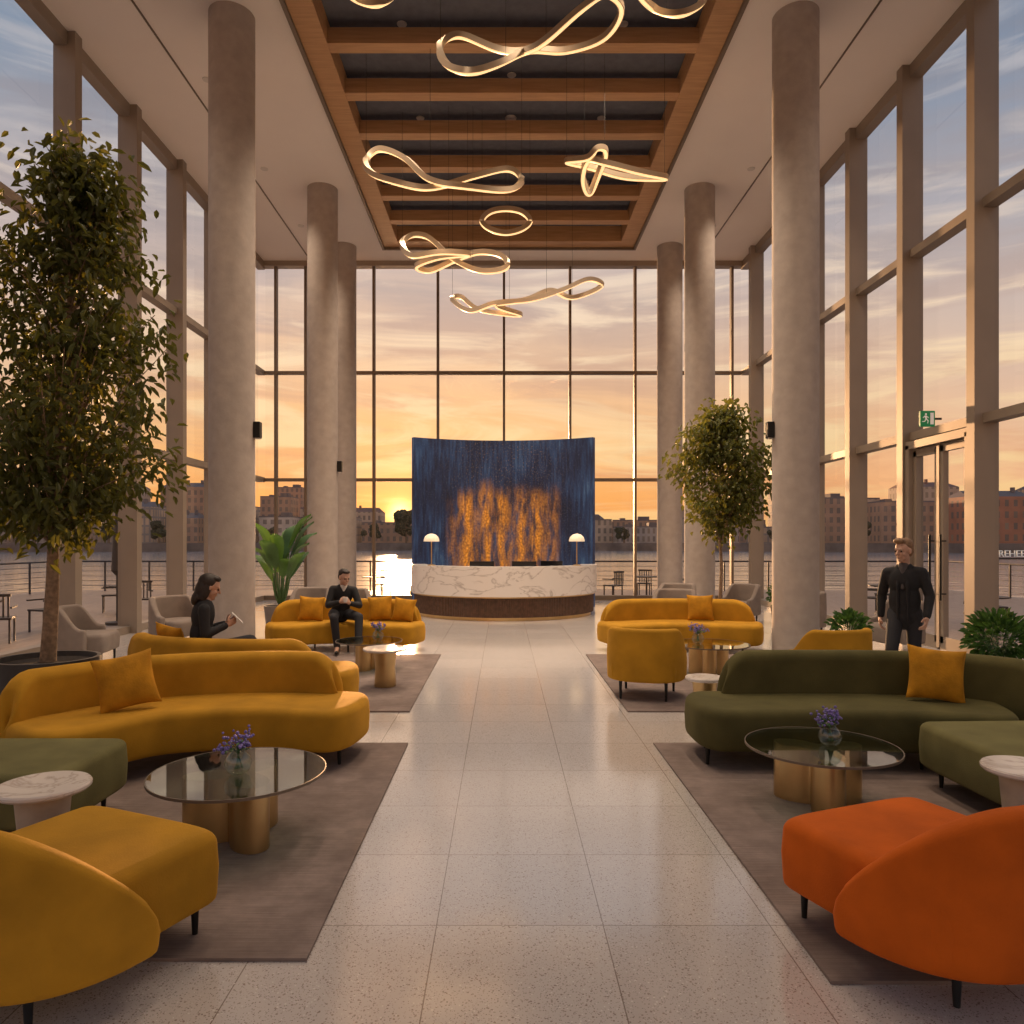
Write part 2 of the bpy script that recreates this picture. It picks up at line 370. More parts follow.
# ---------------------------------------------------------------- room shell
CZ=9.45; DB=20.7; XL=-6.7; XR=6.7; Y0=-4
fl=struct(B().box(((XL+XR)/2,(DB+Y0)/2,-.1),(XR-XL+.4,DB-Y0+.4,.2)).obj('floor',FLOORM))
tn=0;wn=0
def trim(b,m,smooth=False):
    global tn; tn+=1; return struct(b.obj('trim_%d'%tn,m,None,smooth))
def win(b,m=None):
    global wn; wn+=1; return struct(b.obj('window_%d'%wn,m or GLASS))
HX0,HX1,HY0,HY1=-3.15,3.47,3.0,19.6
cb=B()
cb.box(((XL-.2+HX0)/2,(Y0+DB)/2,CZ+.2),(HX0-XL+.2,DB-Y0+.4,.4)); cb.box(((XR+.2+HX1)/2,(Y0+DB)/2,CZ+.2),(XR+.2-HX1,DB-Y0+.4,.4))
cb.box(((HX0+HX1)/2,(HY1+DB+.2)/2,CZ+.2),(HX1-HX0,DB+.2-HY1,.4)); cb.box(((HX0+HX1)/2,(HY0+Y0-.2)/2,CZ+.2),(HX1-HX0,HY0-Y0+.2,.4))
struct(cb.obj('ceiling',CEILM))
CC=.38
struct(B().box(((HX0+HX1)/2,(HY0+HY1)/2,CZ+CC+.05),(HX1-HX0,HY1-HY0,.1)).obj('ceiling',COFFER))
fw=.4
trim(B().box((HX0+fw/2,(HY0+HY1)/2,CZ+.18),(fw,HY1-HY0,.40)),OAK)
trim(B().box((HX1-fw/2,(HY0+HY1)/2,CZ+.18),(fw,HY1-HY0,.40)),OAK)
trim(B().box(((HX0+HX1)/2,HY1-.2,CZ+.18),(HX1-HX0-2*fw,.4,.40)),OAK)
trim(B().box((HX0-.02,(HY0+HY1)/2,CZ-.03),(.06,HY1-HY0+.1,.10)),BRONZE)
trim(B().box((HX1+.02,(HY0+HY1)/2,CZ-.03),(.06,HY1-HY0+.1,.10)),BRONZE)
trim(B().box(((HX0+HX1)/2,HY1+.02,CZ-.03),(HX1-HX0,.06,.10)),BRONZE)
y=18.1
while y>3.5:
    trim(B().box(((HX0+HX1)/2,y,CZ+.12),(HX1-HX0-2*fw,.24,.25)),OAK); y-=1.28
for x in (-5.35,5.45):
    trim(B().box((x,(Y0+DB)/2,CZ-.002),(.03,DB-Y0-1,.02)),BRONZE)
ZT=[3.36,6.35]
xs=[XL+.35]+[wx(p,DB) for p in (306,339.5,374,438,504,570,635,668,701,)]+[XR-.3]
allx=[XL]+xs+[XR]
for i,x in enumerate(xs): trim(B().box((x,DB,CZ/2),(.07,.16,CZ)),BRONZE)
for z in ZT: trim(B().box((0,DB-.0,z),(XR-XL,.15,.085)),BRONZE)
trim(B().box((0,DB,.06),(XR-XL,.22,.14)),BRONZE); trim(B().box((0,DB,CZ-.07),(XR-XL,.26,.14)),TAUPE)
for i in range(len(allx)-1):
    for a,b_ in ((.12,3.31),(3.41,6.3),(6.4,CZ-.15)):
        x0,x1=allx[i]+.05,allx[i+1]-.05
        win(B().add([(x0,DB,a),(x1,DB,a),(x1,DB,b_),(x0,DB,b_)],[(0,1,2,3)]))
def side(X,sg,ys,door=None):
    for yy in ys: trim(B().box((X+sg*.01,yy,CZ/2),(.34,.18,CZ)),TAUPE)
    for z in ZT: trim(B().box((X+sg*.06,(Y0+DB)/2,z),(.20,DB-Y0,.13)),TAUPE)
    trim(B().box((X+sg*.06,(Y0+DB)/2,CZ-.1),(.20,DB-Y0,.22)),TAUPE)
    e=[Y0]+sorted(ys)+[DB]
    for i in range(len(e)-1):
        a0,a1=e[i]+.09,e[i+1]-.09
        if i==0:a0=e[0]
        isdoor= door and abs((a0+a1)/2-door)<.8
        if not isdoor: trim(B().box((X+sg*.06,(a0+a1)/2,.06),(.2,a1-a0,.14)),TAUPE)
        for k,(b0,b1) in enumerate(((.13,3.29),(3.43,6.28),(6.42,CZ-.2))):
            if k==0 and isdoor: continue
            win(B().add([(X+sg*.12,a0,b0),(X+sg*.12,a1,b0),(X+sg*.12,a1,b1),(X+sg*.12,a0,b1)],[(0,1,2,3)]))
side(XL,-1,[11.4-1.95*k for k in range(1,8)]+[11.4,13.3,15.2,17.1,19.0])
side(XR,1,[10.35-1.85*k for k in range(1,8)]+[10.35,12.2,14.05,15.9,17.75,19.6],door=11.28)
d=B(); X=XR
d.box((X,10.50,1.6),(.24,.1,3.2)); d.box((X,12.05,1.6),(.24,.1,3.2)); d.box((X,11.275,3.2),(.24,1.65,.12)); d.box((X,11.3,1.6),(.12,.07,3.14))
for a0,a1 in((10.55,11.265),(11.335,12.0)):
    d.box((X,(a0+a1)/2,.1),(.08,a1-a0,.2)); d.box((X,(a0+a1)/2,3.07),(.08,a1-a0,.12))
    d.box((X,a0+.04,1.6),(.08,.08,3.0)); d.box((X,a1-.04,1.6),(.08,.08,3.0))
dr=struct(d.obj('door_1',TAUPE))
g=B()
for a0,a1 in((10.63,11.185),(11.415,11.92)): g.add([(X,a0,.2),(X,a1,.2),(X,a1,3.01),(X,a0,3.01)],[(0,1,2,3)])
g.obj('door_glass',GLASS,dr)
for yy in (11.16,11.44):
    h=B().tube([(X-.10,yy,.75),(X-.10,yy,1.75)],.018,10); h.box((X-.06,yy,.85),(.09,.02,.02)); h.box((X-.06,yy,1.65),(.09,.02,.02)); h.obj('handle',BLACKM,dr,True)
cols=[(-4.03,11),(4.35,11),(-4.0,16.4),(4.36,16.4),(-4.22,19.6),(4.42,19.6)]
for i,(x,yy) in enumerate(cols):
    c=B().lathe([(.33,0),(.33,CZ)],48,(x,yy,0))
    o=struct(c.obj('trim_%d'%(200+i),CONC,None,True))

# ---------------------------------------------------------------- rugs
RZ=.014
def rug(x0,x1,y0,y1,lab):
    o=B().box((0,0,RZ/2),(x1-x0,y1-y0,RZ)).obj('area_rug',RUG,None,False); o.location=((x0+x1)/2,(y0+y1)/2,0.0005); tag(o,lab,'rug')
rug(-3.6,-.77,2.9,6.0,'taupe wool area rug under curved mustard sofa and glass table')
rug(1.22,4.3,2.75,6.0,'taupe wool area rug under olive sofa and orange chair')
rug(-3.55,-.9,7.12,10.7,'taupe wool area rug in distant seating group with seated man')
rug(1.2,3.85,7.12,10.7,'taupe wool area rug under mustard armchair')
RZ+=.0008
# ---------------------------------------------------------------- seating
def offs(path,d,n=24):
    P=crom([(a,b,0) for a,b in path],n); out=[]
    for i in range(n):
        t=(P[min(i+1,n-1)]-P[max(i-1,0)]).normalized(); out.append((P[i].x-t.y*d,P[i].y+t.x*d))
    return out
def sofa(label,m,center,path,backpath,legs,w=.38,zs=.43,zb=.76,z0=.13,cap=.2,bw=.09,zbase=0,rt=.10):
    cx,cy=center; e=thing('curved_sofa',label,'sofa',(cx,cy,zbase))
    L=lambda P:[(a-cx,b-cy) for a,b in P]
    slab(L(path),w,z0,zs,.065,cap).obj('seat',m,e,True,angle=60)
    slab(L(backpath),bw,z0+.01,zb,bw*.85,bw*.9,roundtop(zb,zs-.03,rt),n=60).obj('backrest',m,e,True,angle=60)
    for x,y in legs: leg(x-cx,y-cy,z0+.04,e)
    return e
def outward(path,d,ref):
    a=offs(path,d); b=offs(path,-d); m=len(a)//2
    return a if (Vector(a[m])-Vector(ref)).length>(Vector(b[m])-Vector(ref)).length else b
P1=[(-1.26,5.60),(-1.9,5.68),(-2.60,5.48),(-3.04,4.94)]
b1=outward(P1,.30,(-1.47,4.1))
sofa('mustard velvet curved sofa facing round glass coffee table',MUSTARD,(-2,5.4),P1,b1[2:]+[(b1[-1][0]-.03,b1[-1][1]-.14)],[(-1.2,5.42),(-1.25,5.85),(-2.0,5.40),(-2.78,4.90),(-3.15,4.95),(-2.4,5.75)],zbase=RZ,rt=.10,zb=.745)
P2=[(1.62,5.62),(2.35,5.62),(2.95,5.58),(3.5,5.44)]
b2=[(1.80,5.92),(2.4,5.94),(3.0,5.91),(3.58,5.76),(3.92,5.38)]
sofa('olive green velvet curved sofa beside orange chair grouping',OLIVE,(2.6,5.5),P2,b2,[(1.5,5.42),(1.6,5.85),(2.4,5.34),(3.0,5.3),(3.5,5.7),(3.55,5.2)],zbase=RZ)
P3=[(-3.42,7.58),(-3.08,7.22),(-2.4,7.05),(-1.60,7.12)]
sofa('mustard velvet curved sofa with woman seated, back turned',MUSTARD,(-2.4,7.3),P3,outward(P3,.30,(-2,9))[:-2],[(-3.4,7.6),(-3.3,7.2),(-2.4,7.35),(-1.6,7.35),(-1.6,6.9),(-2.5,6.8)],zbase=RZ,rt=.12,zb=.74)
P4=[(-3.30,10.98),(-2.85,11.22),(-2.2,11.28),(-1.42,11.06)]
sofa('mustard velvet curved sofa with man seated',MUSTARD,(-2.4,11.1),P4,outward(P4,.30,(-2.3,9)),[(-3.2,10.8),(-2.9,11.4),(-2.0,11.5),(-1.5,10.8),(-2.3,10.98)],zbase=0,zb=.75,rt=.14)
P5=[(1.68,11.06),(2.35,11.28),(3.0,11.26),(3.66,11.0)]
sofa('empty mustard velvet curved sofa with one cushion',MUSTARD,(2.6,11.1),P5,outward(P5,.30,(2.5,9)),[(1.7,10.8),(2.1,11.4),(3.1,11.5),(3.5,10.8),(2.6,10.98)],zbase=0,zb=.75,rt=.14)
def ottoman(label,m,x0,x1,y0,y1,rz=0):
    cx,cy=(x0+x1)/2,(y0+y1)/2; e=thing('ottoman',label,'ottoman',(cx,cy,RZ),rz)
    hx,hy=(x1-x0)/2,(y1-y0)/2; c=.16
    slab([(-hx+c,0),(0,0),(hx-c,0)],hy,.13,.42,.05,c,pw=.35).obj('seat',m,e,True,angle=60)
    for a in(-1,1):
        for b in(-1,1): leg(a*(hx-.12),b*(hy-.12),.17,e)
ottoman('moss green velvet backless sofa module beside mustard sofa',OLIVE2,-3.35,-2.30,3.82,4.60)
ottoman('moss green velvet backless sofa module beside olive sofa',OLIVE2,2.80,3.85,4.1,5.04,math.radians(2))
def tub(label,m,loc,rz,z0=.13,s=1,group=None,zb=.71,low=.33,zs=.43,sweep=False):
    e=thing('lounge_chair',label,'armchair',loc,rz,group)
    slab([(0,-.24*s),(0,.0),(0,.30*s)],.385*s,z0,zs,.055,.12*s,pw=.4).obj('seat',m,e,True,angle=60)
    if sweep:   # one convex wraparound shell, nearly straight underside
        arc=[(math.copysign(abs(math.sin(a))**.85,a)*.42*s,-.42*s*math.cos(a)**.9+.01*s) for a in [math.radians(k) for k in range(-88,89,11)]]
        def zt(t):
            u=abs(t-.5)*2; k=min(1,max(0,(u-.18)/.82)); return low+(zb-low)*(1-k**1.9)
        slab(arc,.055*s,z0-.004,zb,.045*s,.05*s,zt,n=110).obj('backrest',m,e,True,angle=75)
    else:
        arc=[(math.copysign(abs(math.sin(a))**.8,a)*.415*s,-.0*s-.40*s*math.cos(a)**.85) for a in [math.radians(k) for k in range(-86,87,12)]]
        arc=[(-.42*s,.12*s)]+arc+[(.42*s,.12*s)]
        def zt(t):
            u=abs(t-.5)*2
            k=min(1,max(0,(u-.50)/.42)); return zb-(zb-low)*(k*k*(3-2*k))
        slab(arc,.055*s,z0-.005,zb,.045*s,.045*s,zt,n=80).obj('backrest',m,e,True,angle=70)
    for a in(-1,1):
        leg(a*.3*s,.34*s,z0+.05,e); leg(a*.27*s,-.30*s,z0+.05,e)
    return e
tub('mustard velvet tub lounge chair, back turned, beside marble side table',MUSTARD,(-1.72,2.88,RZ),math.radians(-24),s=1.06,zb=.69,low=.27,zs=.43,sweep=True)
tub('burnt orange velvet tub lounge chair with black legs',ORANGE,(1.74,3.0,RZ),math.radians(22),s=1.06,zb=.71,low=.27,zs=.43,sweep=True)
tub('mustard velvet armchair on slender black legs, back turned',MUSTARD,(1.52,7.85,RZ),math.radians(-18),z0=.20,s=.86,zb=.74,low=.5)
tub('mustard velvet armchair behind olive sofa',MUSTARD,(3.40,7.75,RZ),math.radians(15),z0=.20,s=.86,zb=.74,low=.5)
pc=tub('beige upholstered armchair near glazing',PALE,(-5.1,11.6,0),math.radians(-120),z0=.18,s=.85,group='beige armchairs along the glazing',zb=.78,low=.5)
for x,yy,r in ((-4.9,13.3,-150),(-3.6,13.7,170),(-5.6,9.9,-80),(3.5,15.0,150),(4.75,14.9,120),(5.2,12.9,90),(5.75,10.9,100),(3.05,13.2,160),(-2.75,13.3,200)):
    clone(pc,(x,yy,0),math.radians(r))

def cushion(label,loc,rot,s=.42,m=CUSHION):
    n=16; vs=[];fs=[]
    for sd in(1,-1):
        for i in range(n+1):
            for j in range(n+1):
                u=i/n*2-1;v=j/n*2-1
                k=(1-abs(u)**2.6)*(1-abs(v)**2.6)
                x=u*s/2*(1-.10*(1-v*v)); z=v*s/2*(1-.10*(1-u*u)); yv=sd*(.07*k**.5+.004)
                vs.append((x,yv,z))
    N=(n+1)**2
    for sd in(0,1):
        for i in range(n):
            for j in range(n):
                a=sd*N+i*(n+1)+j; fs.append((a,a+1,a+n+2,a+n+1))
    bd=[i*(n+1) for i in range(n+1)]+[n*(n+1)+j for j in range(1,n+1)]+[i*(n+1)+n for i in range(n-1,-1,-1)]+[j for j in range(n-1,0,-1)]
    for k in range(len(bd)):
        a,b=bd[k],bd[(k+1)%len(bd)]; fs.append((a,b,b+N,a+N))
    o=B().add(vs,fs).obj('throw_cushion',m,None,True,angle=80); o.location=loc; o.rotation_euler=[math.radians(r) for r in rot]; tag(o,label,'cushion'); return o
cushion('amber velvet throw cushion on mustard sofa',(-2.70,5.30,.645),(-18,-9,32),s=.40)
cushion('amber velvet throw cushion on olive sofa',(3.28,5.60,.64),(-16,6,-14),s=.41)
cushion('amber cushion beside seated woman',(-3.22,7.20,.66),(18,6,-30),s=.38)
cushion('amber cushion beside seated man',(-2.92,11.27,.62),(-14,4,8),s=.38)
cushion('amber cushion on mustard sofa seat',(-1.88,11.32,.62),(-14,-5,-4),s=.38)
cushion('small amber cushion near sofa end',(-1.5,11.20,.61),(-14,6,-16),s=.36)
cushion('amber velvet cushion on empty mustard sofa',(3.02,11.32,.63),(-14,0,-6),s=.40)

# ---------------------------------------------------------------- tables
def trefoil(r0,r1,n=96):
    return [((r0+r1*math.cos(3*(2*math.pi*k/n)))*math.cos(2*math.pi*k/n),(r0+r1*math.cos(3*(2*math.pi*k/n)))*math.sin(2*math.pi*k/n)) for k in range(n)]
def gtable(label,loc,r,h,rz=0,s=1):
    e=thing('coffee_table',label,'coffee table',loc,rz)
    b=B().prism(trefoil(.19*s,.105*s),0,h-.014); b.obj('base',BRASS,e,True,angle=50)
    B().lathe([(0,h-.012),(r-.004,h-.012),(r-.004,h),(0,h)],96).obj('glass_top',TGLASS,e,True,angle=30)
    B().lathe([(r-.003,h-.014),(r+.003,h-.014),(r+.003,h+.001),(r-.003,h+.001)],96,closed=True).obj('rim',BRONZE,e,True,angle=30)
    return e
T1=(-1.465,4.10); T2=(1.99,4.62); T3=(-1.72,9.5); T4=(2.52,9.05)
gtable('round smoked glass coffee table with brushed brass lobed base',(*T1,RZ),.47,.36,math.radians(-50))
gtable('round smoked glass coffee table with brass base near olive sofa',(*T2,RZ),.455,.36,math.radians(20))
gtable('round glass coffee table with brass base near seated man',(*T3,RZ),.42,.36,.3,.85)
gtable('round glass coffee table with brass base near mustard armchair',(*T4,RZ),.48,.38,.3,.9)
def stable(label,loc,r,h,bm,br=.11):
    e=thing('side_table',label,'side table',loc)
    B().lathe([(br,0),(br*1.02,.01),(br*.92,h*.5),(br*1.1,h-.03)],40).obj('base',bm,e,True)
    B().lathe([(0,h-.03),(r-.01,h-.03),(r,h-.02),(r,h-.008),(r-.006,h),(0,h)],64).obj('marble_top',MARBLES,e,True,angle=30)
TRAV=mat('travertine',(.42,.33,.25),.6,noise=.15,nscale=10)
stable('round marble side table beside mustard tub chair',(-2.17,3.49,RZ),.205,.49,TRAV)
stable('round marble side table beside green module',(2.66,3.76,RZ),.2,.49,TRAV)
stable('small marble side table with brass drum base',(-1.33,8.35,RZ),.25,.43,BRASS,.12)
stable('small marble side table behind olive sofa',(1.80,6.6,0),.17,.44,BRASS,.1)
def flowers(label,x,y,z,s=1):
    e=thing('flower_vase',label,'vase',(x,y,z))
    B().lathe([(.03*s,0),(.058*s,.018*s),(.074*s,.06*s),(.062*s,.10*s),(.036*s,.125*s),(.040*s,.14*s)],40).obj('glass_vase',VGLASS,e,True)
    st=B(); fl=B(); lf=B()
    for i in range(17):
        a=random.uniform(0,6.28); r=random.uniform(.02,.11)*s; h=random.uniform(.15,.225)*s
        tip=Vector((r*math.cos(a),r*math.sin(a),h)); st.tube(crom([(-.3*tip.x,-.3*tip.y,.03*s),(tip.x*.15,tip.y*.15,.13*s),tip],6),.0018*s,5)
        for k in range(6):
            c=tip+Vector([random.gauss(0,.013)*s for _ in range(3)]); rr=random.uniform(.006,.011)*s
            bm=bmesh.new(); bmesh.ops.create_icosphere(bm,subdivisions=1,radius=rr); fl.add([v.co+c for v in bm.verts],[[v.index for v in f.verts] for f in bm.faces]); bm.free()
        for k in range(3):
            c=tip*.8; d=Vector((random.uniform(-1,1),random.uniform(-1,1),.4)).normalized()*.035*s; w=d.cross(Vector((0,0,1))).normalized()*.008*s
            lf.add([c,c+d*.5+w,c+d,c+d*.5-w],[(0,1,2,3)])
    st.obj('flower_stems',STEM,e); fl.obj('violet_blossoms',FLOWER,e,True); lf.obj('sprig_leaves',STEM,e)
flowers('glass bubble vase with violet flowers on glass table',wx(238,4.05),4.05,RZ+.36)
flowers('glass bubble vase with violet flowers on coffee table',wx(830,4.62),4.62,RZ+.36,.95)
flowers('small vase of violet flowers near seated man',wx(378,9.5),9.5,RZ+.36,1)
flowers('small vase of violet flowers near mustard armchair',wx(698,9.05),9.05,RZ+.38,1)

# ---------------------------------------------------------------- reception
def ellwall(a,b,th,z0,z1,n=120,a0=180,a1=360,flute=0):
    vs=[];fs=[]
    for i in range(n+1):
        t=math.radians(a0+(a1-a0)*i/n); k=1+(flute if (i%2) else 0)
        for (da,z) in ((0,z0),(0,z1),(-th,z1),(-th,z0)):
            vs.append(((a*k+da)*math.cos(t),(b*k+da)*math.sin(t),z))
    for i in range(n):
        o=i*4
        for k in range(4): fs.append((o+k,o+(k+1)%4,o+4+(k+1)%4,o+4+k))
    fs.append((0,1,2,3)); fs.append((n*4+3,n*4+2,n*4+1,n*4)); return B().add(vs,fs)
RD=(0.02,17.1)
e=thing('reception_desk','curved reception desk, white marble front over dark slatted wood','reception desk',(*RD,0))
ellwall(2.0,1.88,.3,0,.07,a0=178,a1=362).obj('brass_plinth',BRASS,e,True)
ellwall(2.06,1.94,.3,.07,.47,n=300,flute=-.007).obj('slatted_wood_base',WOODDARK,e)
ellwall(2.09,1.97,.3,.47,.50).obj('brass_band',BRASS,e,True)
ellwall(2.13,2.01,.36,.50,1.12).obj('marble_front',MARBLE,e,True)
ellwall(1.76,1.64,.6,.72,.76).obj('worktop',WOODDARK,e,True)
def desklamp(x,y,lab):
    e=thing('table_lamp',lab,'table lamp',(x,y,1.12))
    B().lathe([(.09,0),(.09,.015),(.02,.03),(.02,.03)],32).obj('base',BRASS,e,True)
    B().lathe([(.012,.02),(.012,.62)],12).obj('stem',BRASS,e,True)
    B().lathe([(.17,.52),(.168,.56),(.145,.62),(.09,.67),(.02,.69),(.0,.69),(.0,.68),(.085,.66),(.138,.61),(.16,.555),(.162,.52)],40).obj('dome_shade',SHADE,e,True)
    l=bpy.data.lights.new('lamp_bulb','POINT'); l.energy=6; l.color=(1,.65,.35); l.shadow_soft_size=.03; o=bpy.data.objects.new('lamp_bulb',l); COL.objects.link(o); o.parent=e; o.location=(0,0,.56)
desklamp(-1.55,16.03,'brass table lamp with dome shade on marble desk'); desklamp(1.60,16.03,'brass table lamp with pale dome shade on marble desk')
def monitor(x,y,rz,g):
    e=thing('computer_monitor','black computer monitor behind reception counter','computer monitor',(x,y,.76),rz,g)
    B().box((0,0,.30),(.52,.03,.32)).obj('display_panel',SCREEN,e,bev=.005); B().box((0,.02,.08),(.05,.02,.16)).obj('stand',BLACKM,e); B().box((0,.03,.0075),(.2,.15,.015)).obj('foot',BLACKM,e)
monitor(-.45,15.72,.1,'reception monitors'); monitor(.45,15.72,-.1,'reception monitors'); monitor(1.05,16.0,-.5,'reception monitors')
vs=[];fs=[];n=64;R=4.2;A=math.asin(2.24/R)
for i in range(n+1):
    t=-A+2*A*i/n
    for rr in(R,R+.12):
        for z in(0,4.25): vs.append((rr*math.sin(t),rr*math.cos(t)-R,z))
for i in range(n):
    o=i*4
    for a,b in((0,1),(1,3),(3,2),(2,0)): fs.append((o+a,o+b,o+4+b,o+4+a))
fs+=[(0,1,3,2),(n*4,n*4+2,n*4+3,n*4+1)]
e=thing('artwork_screen','freestanding concave screen with abstract blue and gold artwork','artwork',(0.01,19.15,0))
ob=B().add(vs,fs).obj('art_panel',ART,e,True,angle=40)

# ---------------------------------------------------------------- pendants
def pendant(label,d,pts,amp=.35,closed=True,w=.036,n=120,ph=0):
    P=[Vector((wx(x,d),0,wz(y,d))) for x,y in pts]; k=len(P)
    for i,p in enumerate(P): 
        p.y=d+amp*math.sin(2*math.pi*i/k*2+ph); s=p.y/d; p.x*=s; p.z=EYE+(p.z-EYE)*s
    c=sum(P,Vector())/k; e=thing('pendant_light',label,'pendant light',c)
    Q=crom([p-c for p in P],n,True)
    for _ in range(3): Q=[(Q[i-1]+Q[i]*2+Q[(i+1)%n])/4 for i in range(n)]
    h=w*1.15
    B().tube(Q,0,closed=True,prof=[(-w,-.75*h),(-w,h*.9),(w,h*.9),(w,-.75*h)]).obj('casing',SILVER,e,True,angle=30)
    B().tube(Q,0,closed=True,prof=[(-w*.72,-.70*h),(-w*.6,-.9*h),(0,-.98*h),(w*.6,-.9*h),(w*.72,-.70*h)]).obj('led_diffuser',LED,e,True)
    for k2 in (0,int(n*.25),int(n*.5),int(n*.75)):
        q=Q[k2]; B().tube([q+Vector((0,0,h*.8)),Vector((q.x,q.y,CZ+CC-c.z))],.003,5).obj('suspension_wire',BLACKM,e)
    return e
pendant('looping LED ribbon pendant with long twisted figure-eight',9,[(440,45),(460,35),(500,50),(535,48),(580,10),(606,-6),(622,10),(604,38),(565,51),(530,50),(498,64),(470,72),(446,64)],ph=.5)
pendant('looping LED ribbon pendant near beams',9,[(640,-8),(655,9),(680,14),(702,2),(700,-14),(665,-18)],amp=.15)
pendant('small looped LED ribbon pendant near coffer edge',9,[(345,-12),(358,0),(378,4),(392,-6),(370,-16)],amp=.1)
pendant('figure-eight LED ribbon pendant',12,[(366,160),(380,149),(405,158),(430,180),(470,187),(508,190),(522,180),(508,169),(475,176),(430,188),(392,181),(370,172)],ph=1,w=.042)
pendant('knotted LED ribbon pendant with slender loop',12,[(566,161),(590,167),(625,177),(667,178),(640,172),(605,163),(588,160),(583,178),(589,194),(597,178),(606,152),(597,148),(588,158)],amp=.2,w=.042)
pendant('small oval LED ring pendant',14,[(482,221),(490,212),(506,209),(522,212),(530,221),(522,229),(506,233),(490,229)],amp=.0,w=.045)
pendant('double-loop LED ribbon pendant',14,[(402,244),(412,235),(430,238),(452,258),(480,271),(506,268),(503,256),(480,252),(455,260),(430,271),(416,266),(440,257),(470,254),(440,252),(412,256)],ph=.3,w=.045)
pendant('flattened tangled LED ribbon pendant',16,[(452,299),(462,297),(480,310),(522,315),(495,305),(525,300),(550,290),(572,298),(602,286),(588,279),(562,290),(530,300),(495,303),(470,311)],ph=.8,w=.045)
dl0=None
def spot(x,y,z,en,size=110,rot=None,col=(1,.78,.58)):
    l=bpy.data.lights.new('spot','SPOT'); l.energy=en; l.color=col; l.spot_size=math.radians(size); l.spot_blend=1; l.shadow_soft_size=.15
    o=bpy.data.objects.new('spot',l); COL.objects.link(o); o.location=(x,y,z)
    if rot: o.rotation_euler=rot
def downlight(x,y,z,en=0,zs=None):
    global dl0
    if dl0 is None:
        e=thing('recessed_downlight','small round recessed ceiling downlight','ceiling light',(x,y,z),0,'ceiling downlights')
        B().lathe([(.05,-.012),(.075,-.012),(.08,0),(.05,0)],24).obj('trim_ring',TRIMW,e,True); B().lathe([(0,-.006),(.05,-.006),(.05,0),(0,0)],24).obj('lens',LEDD,e,True); dl0=e
    else: e=clone(dl0,(x,y,z))
    if en: spot(x,y,(zs or z)-.05,en)
for yy,en in ((4.02,160),(6.60,330),(9.17,620),(11.7,800),(14.3,800),(16.85,650)):
    for x in (-1.6,1.9): downlight(x,yy,CZ+CC,en,CZ-.05)
for yy in (12.98,17.5): downlight(.15,yy,CZ+CC,0)
for yy,en in ((6,150),(9,200),(12.5,330),(15.5,380),(18.3,400)):
    for x in(-5.0,5.2): downlight(x,yy,CZ,en)
sd=B().lathe([(0,-.05),(.09,-.045),(.11,-.01),(.11,0),(0,0)],32).obj('smoke_detector',TRIMW,None,True); sd.location=(.15,14.3,CZ+CC); tag(sd,'round white smoke detector on dark coffer','smoke detector')
def sconce(x,y,z,lab):
    e=thing('wall_sconce',lab,'wall light',(x,y,z)); B().box((0,0,0),(.10,.12,.24)).obj('housing',BLACKM,e,bev=.01); B().box((0,0,-.125),(.07,.09,.012)).obj('lens',TRIMW,e)
sconce(-3.65,11,3.3,'black box sconce on concrete column'); sconce(3.97,11,3.3,'black box sconce on concrete column'); sconce(-3.62,16.4,3.3,'black box sconce on far concrete column')

e=thing('exit_sign','green emergency exit sign with white running figure above door','exit sign',(6.42,11.2,3.50))
S=.88
B().box((0,0,0),(.25*S,.05,.27*S)).obj('sign_box',GREEN,e,bev=.006)
B().box((.16,0,.0),(.12,.02,.03)).obj('bracket',BLACKM,e)
p=B(); yv=-.028
def q(pts): p.add([(x*S,yv,z*S) for x,z in pts],[tuple(range(len(pts)))])
q([(.04,-.10),(.10,-.10),(.10,.10),(.04,.10)])
q([(-.035+.018*math.cos(a),.075+.018*math.sin(a)) for a in [k*math.pi/6 for k in range(12)]])
q([(-.06,.05),(-.025,.055),(-.015,.0),(-.045,-.01)]); q([(-.025,.05),(.015,.02),(.01,.008),(-.025,.03)]); q([(-.06,.05),(-.09,.015),(-.08,.007),(-.05,.035)])
q([(-.045,-.005),(-.02,.0),(.012,-.035),(.0,-.085),(-.012,-.085),(-.005,-.04)]); q([(-.045,-.005),(-.03,-.01),(-.05,-.055),(-.10,-.06),(-.10,-.045),(-.06,-.042)])
p.obj('running_figure_pictogram',WHITE,e)

